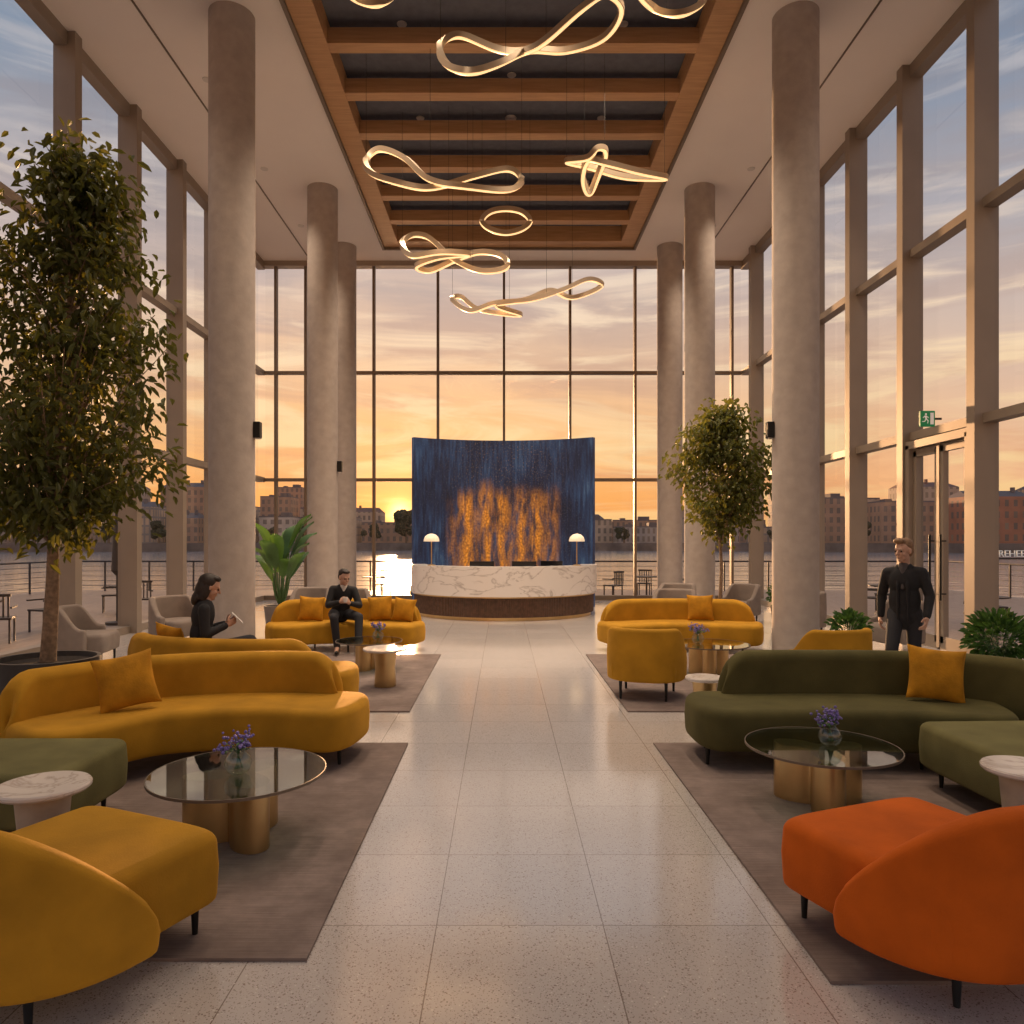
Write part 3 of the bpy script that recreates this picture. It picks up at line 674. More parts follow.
# ---------------------------------------------------------------- plants
def addleaf(b,c,d,L,W,fold=.25):
    d=d.normalized(); s=d.cross(Vector((0,0,1)))
    if s.length<.05: s=Vector((1,0,0))
    s.normalize(); s=(Matrix.Rotation(random.uniform(-.9,.9),3,d)@s); nrm=s.cross(d)
    p=lambda u,v,h:c+d*L*u+s*W*v+nrm*h*W
    b.add([p(0,0,0),p(.3,.5,fold),p(.68,.42,fold),p(1,0,-.3),p(.68,-.42,fold),p(.3,-.5,fold)],[(0,1,2,3),(0,3,4,5)])
def tree(label,loc,potr,poth,trunkr,zl,zh,rad,ncl,nlf,leaf,shape,tilt=(0,0),potm=None,cat='indoor tree',spread=.13,lm=None,lw=.42,droop=.4):
    e=thing('indoor_tree',label,cat,loc)
    B().lathe([(potr*.86,0),(potr*.97,poth*.3),(potr,poth*.93),(potr,poth),(potr*.92,poth),(potr*.9,poth-.06),(0,poth-.06)],56).obj('planter',potm or DARKPOT,e,True)
    B().lathe([(0,poth-.04),(potr*.9,poth-.05),(potr*.9,poth-.058)],32).obj('soil',SOIL,e,True)
    tr=B(); top=Vector((tilt[0],tilt[1],zl+(zh-zl)*.8))
    spine=crom([(0,0,poth-.05),(.03,.02,(poth+zl)/2),(-.02+tilt[0]*.3,0,zl),(tilt[0]*.7,tilt[1]*.6,(zl+zh)/2),top],24)
    tr.tube(spine,[trunkr*(1-.75*i/23) for i in range(24)],10)
    fo=B()
    for k in range(ncl):
        while True:
            f=random.random(); a=random.uniform(0,2*math.pi); R=rad*shape(f)
            r=R*math.sqrt(random.uniform(.05,1)); 
            if R>0.05: break
        z=zl+(zh-zl)*f; ct=tilt[0]*min(1,f*.6+.4),tilt[1]*min(1,f*1.2)
        tip=Vector((ct[0]+r*math.cos(a),ct[1]+r*math.sin(a),z))
        si=min(23,max(3,int(24*(max(poth,z-.35-r*.5)-poth)/(top.z-poth))));
        if spine[si].z<zl-.35:
            si=min(range(24),key=lambda q_:abs(spine[q_].z-(zl-.3)))
        st=spine[si]
        mid=(st+tip)/2+Vector((0,0,.12*r+.05)); br=crom([st,mid,tip],8)
        tr.tube(br,[max(.004,trunkr*.16*(1-i/8)) for i in range(8)],5)
        for j in range(nlf):
            u=random.random(); base=br[min(7,int(3+5*u))]; c=base+Vector((random.gauss(0,spread),random.gauss(0,spread),random.gauss(-.06,spread*1.1)))
            d=Vector((random.uniform(-1,1),random.uniform(-1,1),random.uniform(-1.3,.2)-droop))+(tip-st).normalized()*.4
            addleaf(fo,c,d,leaf*random.uniform(.7,1.3),leaf*lw*random.uniform(.8,1.2))
    tr.obj('trunk',BARK,e,True); fo.obj('foliage',lm or LEAF,e)
    return e
sh1=lambda f: (1.0 if f<.5 else 1.0-.68*((f-.5)/.5)**1.2)*(.80+.20*min(1,f/.12))
tree('tall leafy ficus tree in charcoal planter',(-4.43,7.2,0),.46,.52,.075,1.85,5.5,1.0,150,50,.12,sh1,tilt=(.28,.0),spread=.125)
sh2=lambda f: math.sqrt(max(0,1-(2*f-1)**2))*1.0+.12
tree('slender indoor tree with round leafy crown',(wx(720,13.6),13.6,0),.30,.5,.035,1.95,4.1,.86,90,46,.115,sh2,potm=GREYPOT,lm=LEAFR,spread=.12,lw=.55)
def paddle(label,loc,h,n=13,pot=(.28,.55)):
    e=thing('potted_plant',label,'potted plant',loc)
    B().lathe([(pot[0]*.8,0),(pot[0],pot[1]),(pot[0]*.9,pot[1]),(pot[0]*.88,pot[1]-.05),(0,pot[1]-.05)],40).obj('planter',GREYPOT,e,True)
    st=B(); lf=B()
    for i in range(n):
        a=2*math.pi*i/n*2.4+.3; rr=random.uniform(.2,.5); hh=h*random.uniform(.6,.98)
        d=Vector((math.cos(a),math.sin(a),0)); base=Vector((0,0,pot[1]-.05)); el=d*rr*.45+Vector((0,0,hh*.74))
        st.tube(crom([base,base*.3+el*.6+d*.02,el],8),[.014,.013,.012,.011,.01,.01,.009,.008],6)
        tip=d*(rr+.22)+Vector((0,0,hh*random.uniform(.98,1.1))); mid=(el+tip)/2+Vector((0,0,.12))
        c=crom([el,mid,tip],10); s=Vector((-d.y,d.x,0)); W=random.uniform(.10,.15)
        vs=[];fs=[]
        for k,p_ in enumerate(c):
            w=W*math.sin(math.pi*min(1,(k+.35)/9.5))**.7 if k<9 else .004
            vs+=[p_+s*w+Vector((0,0,.03)),p_,p_-s*w+Vector((0,0,.03))]
        for k in range(9):
            for j in(0,1): fs.append((k*3+j,k*3+j+1,k*3+j+4,k*3+j+3))
        lf.add(vs,fs)
    st.obj('stalks',STEM,e,True); lf.obj('paddle_leaves',LEAF2,e,True)
paddle('broad-leaved potted plant beside concrete column',(wx(281,12.6),12.6,0),2.1,20)
def bush(label,loc,h,r,n=420):
    e=thing('potted_shrub',label,'potted plant',loc); ph=h*.42
    B().lathe([(r*.55,0),(r*.68,ph),(r*.6,ph),(r*.58,ph-.03),(0,ph-.03)],36).obj('planter',DARKPOT,e,True)
    fo=B(); st=B()
    for i in range(16):
        a=i*2.4; tip=Vector((r*.7*math.cos(a)*random.uniform(.3,1),r*.7*math.sin(a),h*random.uniform(.7,.95))); st.tube([(0,0,ph-.03),tip*.55+Vector((0,0,h*.2)),tip],.005,5)
    for i in range(n):
        v=Vector((random.gauss(0,1),random.gauss(0,1),random.gauss(0,1))).normalized()*random.uniform(.5,1)
        c=Vector((v.x*r*.85,v.y*r*.85,ph+(h-ph)*.5+v.z*(h-ph)*.48)); addleaf(fo,c,v+Vector((0,0,.2)),.09,.045)
    st.obj('stalks',STEM,e); fo.obj('foliage',LEAF2,e)
bush('leafy low potted shrub beside glazing',(5.1,7.6,0),.92,.36,650)
bush('small leafy potted shrub near beige armchair',(4.72,10.1,0),.68,.28,360)
bush('small leafy potted shrub near glazing corner',(5.6,14.9,0),.8,.3,260)

# ---------------------------------------------------------------- people
def blob(name,prims,voxel,m,parent,it=3):
    bm=bmesh.new()
    for pr in prims:
        if pr[0]=='e':
            _,c,r,R=pr; M=Matrix.Translation(Vector(c))@(R.to_4x4() if R else Matrix.Identity(4))@Matrix.Diagonal((*r,1))
            bmesh.ops.create_icosphere(bm,subdivisions=3,radius=1,matrix=M)
        else:
            _,p_,r1,q_,r2=pr; p_=Vector(p_);q_=Vector(q_)
            bmesh.ops.create_icosphere(bm,subdivisions=2,radius=r1,matrix=Matrix.Translation(p_)); bmesh.ops.create_icosphere(bm,subdivisions=2,radius=r2,matrix=Matrix.Translation(q_))
            dv=q_-p_
            if dv.length>1e-4:
                M=Matrix.Translation((p_+q_)/2)@dv.to_track_quat('Z','Y').to_matrix().to_4x4()
                bmesh.ops.create_cone(bm,cap_ends=True,segments=20,radius1=r1,radius2=r2,depth=dv.length,matrix=M)
    me=bpy.data.meshes.new('tmp'); bm.to_mesh(me); bm.free()
    o=bpy.data.objects.new('tmp',me); COL.objects.link(o)
    rm=o.modifiers.new('r','REMESH'); rm.mode='VOXEL'; rm.voxel_size=voxel; rm.use_smooth_shade=True
    if it: s=o.modifiers.new('s','SMOOTH'); s.iterations=it; s.factor=.5
    dg=bpy.context.evaluated_depsgraph_get(); me2=bpy.data.meshes.new_from_object(o.evaluated_get(dg)); bpy.data.objects.remove(o)
    me2.name=name; me2.materials.clear(); me2.materials.append(m)
    me2.polygons.foreach_set('use_smooth',[True]*len(me2.polygons))
    ob=bpy.data.objects.new(name,me2); COL.objects.link(ob); ob.parent=parent; return ob
def person(label,loc,rz,J,hair='short',hm=HAIRD,shirt=None,coat=False,female=False,look=(0,-1,0),hands=None,jm=SUIT,tm=TROUSER):
    e=thing('person',label,'person',loc,rz); J={k:Vector(v) for k,v in J.items()}
    h=J['head']; f=Vector(look).normalized(); s=f.cross(Vector((0,0,1))).normalized(); u=s.cross(f); R=Matrix((s,f,u)).transposed()
    P=lambda a,b,c:h+s*a+f*b+u*c
    sw=(J['shL']-J['shR']).normalized(); up=(J['neck']-J['pelvis']).normalized(); TR=Matrix((sw,up.cross(sw).normalized(),up)).transposed()
    k=.9 if female else .96
    pr=[('e',P(0,-.012,.028),(.074,.094,.088),R),('e',P(0,.022,-.035),(.056,.062,.078),R),('e',P(0,.058,-.092),(.024,.022,.02),R),
        ('c',P(0,.088,.008),.007,P(0,.102,-.026),.012),('c',P(-.03,.078,.022),.011,P(.03,.078,.022),.011),('e',P(0,.077,-.058),(.022,.012,.008),R),
        ('e',P(.074,-.005,-.005),(.01,.018,.03),R),('e',P(-.074,-.005,-.005),(.01,.018,.03),R),
        ('c',P(.03,.06,-.03),.023,P(.033,.03,-.06),.02),('c',P(-.03,.06,-.03),.023,P(-.033,.03,-.06),.02),
        ('c',P(0,-.015,-.06),.050*k,J['neck'],.054*k),('c',J['neck'],.058,J['chest'],.1),
        ('e',J['chest'],(.135*k,.090,.16),TR),('e',(J['chest']+J['pelvis'])/2,(.11*k,.08,.16),TR),('e',J['pelvis'],(.13,.09,.11),TR)]
    for S in 'LR':
        pr+=[('c',J['chest']*.3+J['neck']*.7,.045,J['sh'+S],.045),('c',J['sh'+S],.045*k,J['el'+S],.035*k),('c',J['el'+S],.035*k,J['wr'+S],.024*k),
             ('c',J['hip'+S],.074,J['kn'+S],.048),('c',J['kn'+S],.048,J['an'+S],.034),('c',J['an'+S],.034,J['to'+S],.026)]
        w=J['wr'+S]; hd=(hands or {}).get(S) 
        if not hd: hd=((w-J['el'+S]).normalized(),Vector((1 if S=='R' else -1,0,0)),.5)
        dr,nm,curl=Vector(hd[0]).normalized(),Vector(hd[1]).normalized(),hd[2]; sd=dr.cross(nm).normalized(); nm=sd.cross(dr).normalized()
        if S=='L' : sd=-sd
        HR=Matrix((sd,dr,nm)).transposed(); hk=.92 if female else 1
        pr.append(('e',w+dr*.05*hk,(.040*hk,.052*hk,.017),HR)); pr.append(('c',w,.024,w+dr*.03,.024))
        for i,ln in enumerate((.068,.078,.072,.056)):
            b=w+dr*.088*hk+sd*(1.5-i)*.0205*hk; d1=(dr*math.cos(curl)+nm*math.sin(curl)); d2=(dr*math.cos(curl*2.2)+nm*math.sin(curl*2.2))
            m1=b+d1*ln*.5*hk; pr+=[('c',b,.0098,m1,.009),('c',m1,.009,m1+d2*ln*.5*hk,.0078)]
        tb=w+dr*.03+sd*.034; td=(dr*.6+sd*.6+nm*.5).normalized(); tm_=tb+td*.035; pr+=[('c',tb,.013,tm_,.011),('c',tm_,.011,tm_+(dr*.85+nm*.4).normalized()*.03,.009)]
    blob('body',pr,.0062,SKIN,e,2)
    for a in(-1,1):
        ey=B(); bm=bmesh.new(); bmesh.ops.create_icosphere(bm,subdivisions=2,radius=.0095); ey.add([v.co for v in bm.verts],[[v.index for v in q_.verts] for q_ in bm.faces]); bm.free()
        o=ey.obj('eye',EYE_M,e,True); o.location=P(a*.031,.079,.002)
    if hair=='short': hp=[('e',P(0,-.03,.052),(.081,.088,.078),R),('e',P(0,-.058,.0),(.073,.052,.075),R),('e',P(0,.03,.098),(.06,.05,.028),R)]
    elif hair=='quiff': hp=[('e',P(0,-.03,.055),(.082,.09,.080),R),('e',P(0,-.06,.0),(.075,.052,.078),R),('e',P(.01,.045,.105),(.062,.045,.035),R)]
    else: hp=[('e',P(0,-.035,.045),(.088,.092,.086),R),('e',P(0,-.075,-.03),(.085,.055,.11),R),('e',P(0,-.085,-.13),(.08,.045,.08),R),('e',P(.068,-.03,-.05),(.022,.045,.10),R),('e',P(-.068,-.03,-.05),(.022,.045,.10),R),('e',P(0,.02,.095),(.065,.055,.033),R)]
    blob('hair',hp,.006,hm,e,2)
    c,pv,nk=J['chest'],J['pelvis'],J['neck']; md=(c+pv)/2
    jp=[('e',c+up*.02,(.162*k,.108,.175),TR),('e',md,(.145*k,.104,.19),TR),('e',pv+up*.01,(.158*k,.116,.13),TR),('c',nk-up*.045-sw*.035,.056,nk-up*.045+sw*.035,.056)]
    if coat:
        jp+=[('e',md-up*.04,(.155,.112,.22),TR),('e',pv-up*.07,(.168,.122,.14),TR)]
    ak=1.03 if coat else 1
    for S in 'LR':
        wj=J['wr'+S].lerp(J['el'+S],.06)
        jp+=[('c',nk-up*.07,.055,J['sh'+S],.058*k),('c',c,.09*k,J['sh'+S]-up*.02,.056*k),('c',J['sh'+S],.060*k,J['el'+S],.051*k*ak),('c',J['el'+S],.051*k*ak,wj,.039*k*ak)]
    blob('jacket',jp,.009,jm,e,5)
    if coat:
        fr=Vector((0,-1,0))
        for a in(-1,1):
            blob('lapel',[('c',nk+sw*a*.05+fr*.04-up*.03,.014,c+sw*a*.045+fr*.106-up*.02,.016),('c',c+sw*a*.045+fr*.106-up*.02,.016,pv+sw*a*.05+fr*.120-up*.10,.011)],.006,jm,e,1)
    tp=[('e',pv-up*.04,(.145,.105,.11),TR)]
    for S in 'LR':
        tp+=[('c',J['hip'+S],.086,J['kn'+S],.062),('c',J['kn'+S],.062,J['an'+S]+Vector((0,0,.02)),.050)]
    blob('trousers',tp,.010,tm,e,3)
    for S in 'LR':
        a,t=J['an'+S],J['to'+S]; d_=(t-a); d_.z=0; d_.normalize(); lo=Vector((a.x,a.y,t.z))
        blob('shoe',[('c',lo-d_*.03,.036,t,.030),('c',a-Vector((0,0,.02)),.04,lo+d_*.03,.036),('c',t,.030,t+d_*.035,.024)],.007,SHOE,e,1)
    if shirt:
        fr=Vector((0,-1,0)); fr=(fr-up*fr.dot(up)).normalized()
        blob('shirt',[('c',nk+fr*.012-up*.01,.053,nk-up*.03+fr*.026,.054),('c',nk-up*.04+fr*.050,.036,c-up*.04+fr*.096,.018)],.007,shirt,e,2)
    return e,P
sm=dict(pelvis=(0,0,.92),chest=(.0,-.035,1.21),neck=(0,-.055,1.41),head=(0,-.095,1.548),shL=(.165,-.05,1.325),shR=(-.165,-.02,1.315),
 elL=(.235,-.04,1.08),elR=(-.235,.07,1.07),wrL=(.225,-.16,.87),wrR=(-.24,.04,.84),hipL=(.085,0,.89),hipR=(-.085,0,.89),
 knL=(.09,-.02,.47),knR=(-.09,-.22,.50),anL=(.09,.28,.15),anR=(-.09,-.28,.10),toL=(.10,.17,.035),toR=(-.10,-.43,.035))
person('man in dark open coat and trousers walking past glass door',(wx(905,7.8),7.8,0),math.radians(-38),sm,'quiff',HAIRB,shirt=SHIRTD,coat=True,look=(-.45,-1,-.10))
st_=dict(pelvis=(0,0,.555),chest=(.02,-.09,.82),neck=(.03,-.15,.99),head=(.03,-.225,1.10),shL=(.18,-.15,.905),shR=(-.125,-.13,.925),
 elL=(.25,-.24,.68),elR=(-.20,-.19,.69),wrL=(.085,-.40,.73),wrR=(-.06,-.40,.75),hipL=(.095,-.03,.545),hipR=(-.095,-.03,.545),
 knL=(.21,-.45,.53),knR=(-.15,-.46,.53),anL=(.17,-.62,.10),anR=(-.10,-.42,.10),toL=(.21,-.76,.04),toR=(-.13,-.56,.04))
hd={'L':(Vector((-.45,-.55,.35)),Vector((-.6,.5,-.2)),.7),'R':(Vector((.45,-.55,.35)),Vector((.6,.5,-.2)),.7)}
pe,_=person('seated man in black suit and white shirt holding a cup',(wx(338,10.95),11.10,RZ),math.radians(20),st_,'short',HAIRD,shirt=SHIRT,look=(.35,-1,-.35),hands=hd)
cup=B().lathe([(.022,0),(.032,.02),(.036,.075),(.033,.075),(.029,.02),(0,.012)],24).obj('coffee_cup',CUP,None,True)
cup.location=(pe.matrix_basis@Vector((.010,-.475,.75))); tag(cup,'small white cup held by seated man','cup')
sw_=dict(pelvis=(0,0,.58),chest=(0,-.03,.90),neck=(0,-.05,1.07),head=(0,-.095,1.185),shL=(.145,-.04,.985),shR=(-.145,-.04,.985),
 elL=(.19,-.05,.75),elR=(-.19,-.05,.75),wrL=(.08,-.24,.82),wrR=(-.08,-.24,.82),hipL=(.09,-.03,.57),hipR=(-.09,-.03,.57),
 knL=(.10,-.46,.58),knR=(-.08,-.46,.66),anL=(.12,-.50,.10),anR=(.02,-.66,.28),toL=(.13,-.64,.04),toR=(.03,-.80,.24))
hd={'L':(Vector((-.25,-.7,.35)),Vector((-.7,.2,.3)),.6),'R':(Vector((.25,-.7,.35)),Vector((.7,.2,.3)),.6)}
pw,_=person('seated woman with dark hair in black jacket holding a tablet',(-2.93,7.14,RZ),math.radians(112),sw_,'long',HAIRD,female=True,look=(0,-1,-.35),hands=hd)
tb=B().box((0,0,0),(.20,.008,.14)).obj('tablet',PAPER,None,bev=.003); tb.location=pw.matrix_basis@Vector((0,-.345,.88)); tb.rotation_euler=(math.radians(-45),0,math.radians(112)); tag(tb,'thin pale tablet held by seated woman','tablet')

# ---------------------------------------------------------------- exterior
dk=B().box((0,9,0),(34,38,.16)).obj('terrace_deck',DECK); tag(dk,'grey timber terrace deck outside the glazing','terrace'); dk.location=(0,0,-.29)
DZ=-.21
wt=B().add([(-1500,-60,-1.4),(1500,-60,-1.4),(1500,3000,-1.4),(-1500,3000,-1.4)],[(0,1,2,3)]).obj('water',WATER); tag(wt,'calm harbour water reflecting sunset','water',kind='stuff')
def rail(x0,y0,x1,y1,n,lab):
    e=thing('railing',lab,'railing',(x0,y0,DZ)); b=B(); v=Vector((x1-x0,y1-y0,0))
    for i in range(n+1): b.box(v*i/n+Vector((0,0,.55)),(.05,.05,1.1))
    b.obj('posts',DECKC,e)
    r=B(); r.tube([(0,0,1.1),v+Vector((0,0,1.1))],.03,8)
    for z in(.2,.38,.56,.74,.92): r.tube([(0,0,z),v+Vector((0,0,z))],.008,5)
    r.obj('rails',DECKC,e)
rail(-16.5,27.6,16.5,27.6,20,'dark metal terrace railing along the water'); rail(-16.5,0,-16.5,27.5,16,'dark metal terrace railing beside water'); rail(16.5,0,16.5,27.5,16,'dark metal terrace railing beside water')
def ochair(loc,rz):
    e=thing('terrace_chair','dark metal outdoor chair on terrace','chair',loc,rz,'outdoor terrace chairs')
    b=B().box((0,0,.45),(.46,.46,.04)); b.obj('seat',DECKC,e,bev=.01)
    r=B()
    for i in range(6): r.box((-.19+.076*i,-.24,.68),(.03,.02,.4))
    r.box((0,-.24,.88),(.46,.03,.05)); r.obj('backrest',DECKC,e)
    for a in(-1,1):
        for c in(-1,1): B().box((a*.2,c*.2,.22),(.03,.03,.44)).obj('leg',DECKC,e)
        B().box((a*.23,0,.65),(.03,.46,.03)).obj('armrest',DECKC,e)
    return e
oc=ochair((-9.2,13.5,DZ),.4)
for x,yy,r in ((-9.4,15.2,2.8),(-10.6,14.2,1.2),(-8.8,18.0,.5),(-10.2,19.3,2.0),(-9.3,11.2,2.5),(-11,10.2,.2),(-5.2,23.2,.4),(-4.0,24.4,2.6),(-2.9,23.3,4),(3.5,23.5,.7),(4.7,24.6,2.8),(5.7,23.4,4.3),(9.3,14.5,1),(10.5,15.9,3),(9.2,18.4,4),(10.2,19.6,2),(9.6,12.3,3.6)):
    clone(oc,(x,yy,DZ),r)
def otable(loc):
    e=thing('terrace_table','round dark outdoor table on terrace','table',loc,0,'outdoor terrace tables')
    B().lathe([(0,.70),(.38,.70),(.38,.73),(0,.73)],32).obj('table_top',DECKC,e,True,angle=30); B().lathe([(.22,0),(.22,.02),(.03,.04),(.03,.70)],24).obj('pedestal',DECKC,e,True,angle=30); return e
ot=otable((-9.9,14.0,DZ))
for x,yy in((-9.6,18.8),(-10.2,11.0),(-4.1,23.5),(4.6,23.7),(9.9,15.1),(9.8,19.0)): clone(ot,(x,yy,DZ))
def heater(loc):
    e=thing('closed_parasol','closed dark parasol on terrace','parasol',loc,0,'closed terrace parasols')
    B().lathe([(.25,0),(.25,.06),(.03,.08),(.03,2.7)],20).obj('pole',DECKC,e,True,angle=30); B().lathe([(.05,1.1),(.13,1.2),(.09,2.0),(.03,2.65),(0,2.7)],20).obj('folded_canopy',DECKC,e,True); return e
hp=heater((-8.6,16.5,DZ))
clone(hp,(-11.5,12.2,DZ))
pts=[(-420,110),(-230,150),(-120,205),(0,240),(110,190),(160,140),(330,100)]
front=crom([(a,b,0) for a,b in pts],60)
vs=[];fs=[]
for p_ in front: vs+=[(p_.x,p_.y,-1.5),(p_.x,p_.y,1.0),(p_.x*1.6,p_.y+320,1.0)]
for i in range(59):
    for j in(0,1): fs.append((i*3+j,i*3+j+1,i*3+j+4,i*3+j+3))
so=B().add(vs,fs).obj('far_shore',SHORE); tag(so,'low stone quay of the opposite shore','shore')
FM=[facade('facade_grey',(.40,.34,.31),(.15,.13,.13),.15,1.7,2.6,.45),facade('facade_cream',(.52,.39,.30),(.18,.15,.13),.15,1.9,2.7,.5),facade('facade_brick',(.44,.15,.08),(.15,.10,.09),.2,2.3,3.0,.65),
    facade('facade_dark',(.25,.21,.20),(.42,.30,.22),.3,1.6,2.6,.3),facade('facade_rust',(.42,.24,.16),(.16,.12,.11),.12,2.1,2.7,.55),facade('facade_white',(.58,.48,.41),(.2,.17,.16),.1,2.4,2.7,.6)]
ROOF=mat('roof_dark',(.21,.17,.16),.8); ROOFR=mat('roof_tile',(.27,.15,.11),.8)
def bldg(x,y,w,h,dp,fm,roof,lab='waterfront apartment building with rows of windows'):
    e=thing('waterfront_building',lab,'building',(x,y,1.02),0,'buildings on opposite shore')
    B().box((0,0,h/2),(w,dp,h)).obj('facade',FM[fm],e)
    r=B()
    if roof==0: r.box((0,0,h+.2),(w,dp,.4)).box((w*.2,0,h+1.0),(w*.25,dp*.4,1.4)).box((-w*.25,0,h+.7),(w*.12,dp*.3,.8))
    else:
        z=h; r.add([(-w/2,-dp/2,z),(w/2,-dp/2,z),(w/2,dp/2,z),(-w/2,dp/2,z),(-w/2+1.5,0,z+1.8),(w/2-1.5,0,z+1.8)],[(0,1,5,4),(1,2,5),(2,3,4,5),(3,0,4),(0,3,2,1)])
        for k in range(3): r.box((-w*.3+w*.3*k,-dp*.15,z+1.8),(.8,.8,1.6))
    r.obj('roof',ROOFR if (roof and fm in(1,5)) else ROOF,e)
random.seed(33)
def fyat(x): return min(front,key=lambda p_:abs(p_.x-x)).y
x=-300
while x<290:
    w=random.uniform(9,22)
    xc=x+w/2; fy=max(fyat(x),fyat(x+w)); dist=fy; big=abs(xc)>85
    h=(5.8 if not big else dist*.042)+random.uniform(-1.8,2.6); fm=random.choice([0,1,3,0,4,5,3])
    if xc>95: fm=random.choice([2,4,2,2,1]); h=dist*.068+random.uniform(-1.8,1.6)
    bldg(xc,fy+16,w*.97,h,10,fm,random.choice([0,0,1]))
    if not (-40<xc<-22): bldg(xc+3,fy+52,w*.9,h+random.uniform(1.5,6)*(1.6 if big else 1),10,random.choice([0,3,1,4]),random.choice([0,0,1]))
    x+=w+random.choice([0,0,.8,2])
bldg(wx(292,330),330,11,24,9,4,0,'slim brick tower block above the shoreline')
random.seed(5)
def shoretree(x,y,h):
    e=thing('shoreline_tree','dark rounded tree on opposite shore','tree',(x,y,1.02),0,'trees on opposite shore')
    B().tube([(0,0,0),(0,0,h*.5)],[.35,.2],8).obj('trunk',BARK,e,True)
    fo=B()
    for k in range(12):
        c=Vector((random.gauss(0,h*.15),random.gauss(0,h*.07),h*random.uniform(.3,.85))); bm=bmesh.new(); bmesh.ops.create_icosphere(bm,subdivisions=3,radius=h*random.uniform(.10,.17))
        for v in bm.verts: v.co*=random.uniform(.7,1.25)
        fo.add([v.co+c for v in bm.verts],[[v.index for v in f.verts] for f in bm.faces]); bm.free()
    fo.obj('foliage',mat('tree_far',(.085,.075,.04),.9),e)
for x,h in((-31.5,11.5),(-42,7.5),(-21,6.0),(-62,6),(-72,5),(-85,7),(-100,7),(-112,6),(-130,8),(-150,8),(26,6),(38,5.5),(50,5),(80,6),(98,6),(118,6),(-200,8)):
    shoretree(x,fyat(x)+3.5,h)
try:
    e=thing('waterfront_sign','slim outdoor rail with pale capital lettering','sign',(wx(1009,15.5),15.5,wz(553,15.5)))
    B().box((0,.03,-.12),(1.30,.03,.03)).obj('sign_rail',BLACKM,e)
    cu=bpy.data.curves.new('t','FONT'); cu.body='WEREHEEN'; cu.size=.20; cu.align_x='CENTER'; cu.align_y='CENTER'; cu.extrude=.01
    to=bpy.data.objects.new('tmp',cu); COL.objects.link(to); dg=bpy.context.evaluated_depsgraph_get(); me=bpy.data.meshes.new_from_object(to.evaluated_get(dg)); bpy.data.objects.remove(to)
    me.materials.clear(); me.materials.append(WHITE); lo=bpy.data.objects.new('lettering',me); COL.objects.link(lo); lo.parent=e; lo.rotation_euler=(math.pi/2,0,0); lo.location=(0,.02,-.02)
    for a in(-.6,.6): B().box((a,.03,-.87),(.04,.03,1.5)).obj('post',BLACKM,e)
except Exception as ex: print('text',ex)

# ---------------------------------------------------------------- world & sun
az=math.atan2(400-CX,F)
def dirv(el): el=math.radians(el); return Vector((math.sin(az)*math.cos(el),math.cos(az)*math.cos(el),math.sin(el)))
sund=dirv(2.2)
w=bpy.data.worlds.new('sunset'); bpy.context.scene.world=w; w.use_nodes=True; nt=w.node_tree; nt.nodes.clear()
out=nn(nt,'ShaderNodeOutputWorld'); bg=nn(nt,'ShaderNodeBackground'); nt.links.new(bg.outputs[0],out.inputs[0])
tc=nn(nt,'ShaderNodeTexCoord'); sp=nn(nt,'ShaderNodeSeparateXYZ'); nt.links.new(tc.outputs['Generated'],sp.inputs[0])
elv=sp.outputs[2]
warm=ramp(nt,elv,[(0,(1.0,.36,.08)),(.05,(1.0,.43,.12)),(.13,(1.0,.55,.23)),(.24,(.86,.58,.38)),(.36,(.62,.50,.46)),(.50,(.30,.35,.43)),(1,(.18,.24,.38))])
cool=ramp(nt,elv,[(0,(.92,.50,.30)),(.08,(.88,.56,.39)),(.2,(.62,.50,.47)),(.34,(.37,.40,.48)),(.48,(.20,.275,.40)),(1,(.15,.22,.37))])
dp=nn(nt,'ShaderNodeVectorMath',operation='DOT_PRODUCT'); nt.links.new(tc.outputs['Generated'],dp.inputs[0]); dp.inputs[1].default_value=sund
mr=nn(nt,'ShaderNodeMapRange'); nt.links.new(dp.outputs['Value'],mr.inputs[0]); mr.inputs[1].default_value=.55; mr.inputs[2].default_value=.96
sky=mixc(nt,mr.outputs[0],cool,warm)
def cloud(rot,sc,lo,hi,seed):
    mp=nn(nt,'ShaderNodeMapping'); mp.inputs['Scale'].default_value=sc; mp.inputs['Rotation'].default_value=rot; mp.inputs['Location'].default_value=(seed,0,seed); nt.links.new(tc.outputs['Generated'],mp.inputs[0])
    n1=nn(nt,'ShaderNodeTexNoise'); n1.inputs['Scale'].default_value=1.3; n1.inputs['Detail'].default_value=9; n1.inputs['Roughness'].default_value=.56; n1.inputs['Distortion'].default_value=1.0; nt.links.new(mp.outputs[0],n1.inputs['Vector'])
    cm=nn(nt,'ShaderNodeMapRange'); cm.interpolation_type='SMOOTHSTEP'; nt.links.new(n1.outputs['Fac'],cm.inputs[0]); cm.inputs[1].default_value=lo; cm.inputs[2].default_value=hi; return cm.outputs[0]
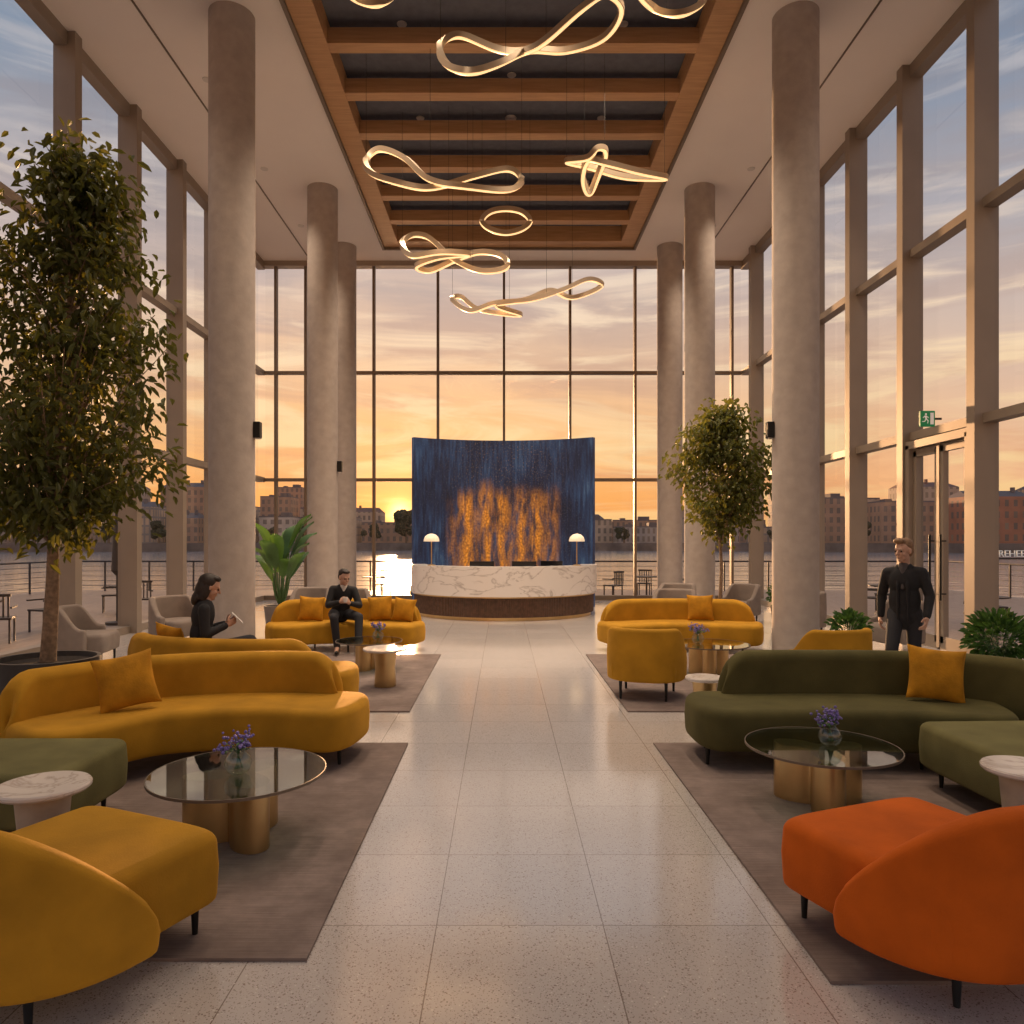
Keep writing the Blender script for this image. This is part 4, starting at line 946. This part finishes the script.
dark=ramp(nt,elv,[(0,(.80,.27,.09)),(.15,(.76,.42,.24)),(.32,(.50,.41,.39)),(.55,(.20,.24,.32)),(1,(.15,.2,.3))])
lite=ramp(nt,elv,[(0,(1.0,.58,.21)),(.12,(1.0,.72,.38)),(.3,(1.0,.78,.58)),(.46,(.52,.50,.53)),(.6,(.30,.345,.43)),(1,(.28,.32,.4))])
sky=mixc(nt,mathn(nt,'MULTIPLY',cloud((.0,.20,0),(2.2,2.2,12),.42,.62,3.1),.75),sky,dark)
sky=mixc(nt,mathn(nt,'MULTIPLY',cloud((.0,.14,0),(2.4,2.4,15),.45,.64,7.7),.85),sky,lite)
D=mathn(nt,'MAXIMUM',dp.outputs['Value'],0)
def glow(pw,c):
    g=nn(nt,'ShaderNodeVectorMath',operation='SCALE'); g.inputs[0].default_value=c; nt.links.new(mathn(nt,'POWER',D,pw),g.inputs['Scale']); return g.outputs[0]
def vadd(a,b):
    n=nn(nt,'ShaderNodeVectorMath',operation='ADD'); nt.links.new(a,n.inputs[0]); nt.links.new(b,n.inputs[1]); return n.outputs[0]
tot=vadd(vadd(glow(40,(.30,.12,.02)),glow(500,(.7,.33,.06))),vadd(glow(12000,(2.0,1.5,.6)),sky))
nt.links.new(tot,bg.inputs['Color']); bg.inputs['Strength'].default_value=1.0
sl=bpy.data.lights.new('sun','SUN'); sl.energy=7.0; sl.color=(1,.55,.26); sl.angle=math.radians(2)
sl.specular_factor=.35
so=bpy.data.objects.new('sun',sl); COL.objects.link(so); so.rotation_euler=dirv(5.5).to_track_quat('Z','Y').to_euler(); so.location=(0,30,12)

# ---------------------------------------------------------------- camera
cd=bpy.data.cameras.new('camera'); cd.lens=26; cd.sensor_width=36; cd.shift_x=(512-CX)/1024; cd.shift_y=(CY-512)/1024; cd.clip_end=5000
co=bpy.data.objects.new('camera',cd); COL.objects.link(co); co.location=(0,0,EYE); co.rotation_euler=(math.pi/2,0,0)
sc=bpy.context.scene; sc.camera=co
sc.view_settings.view_transform='Standard'
sc.view_settings.exposure=0
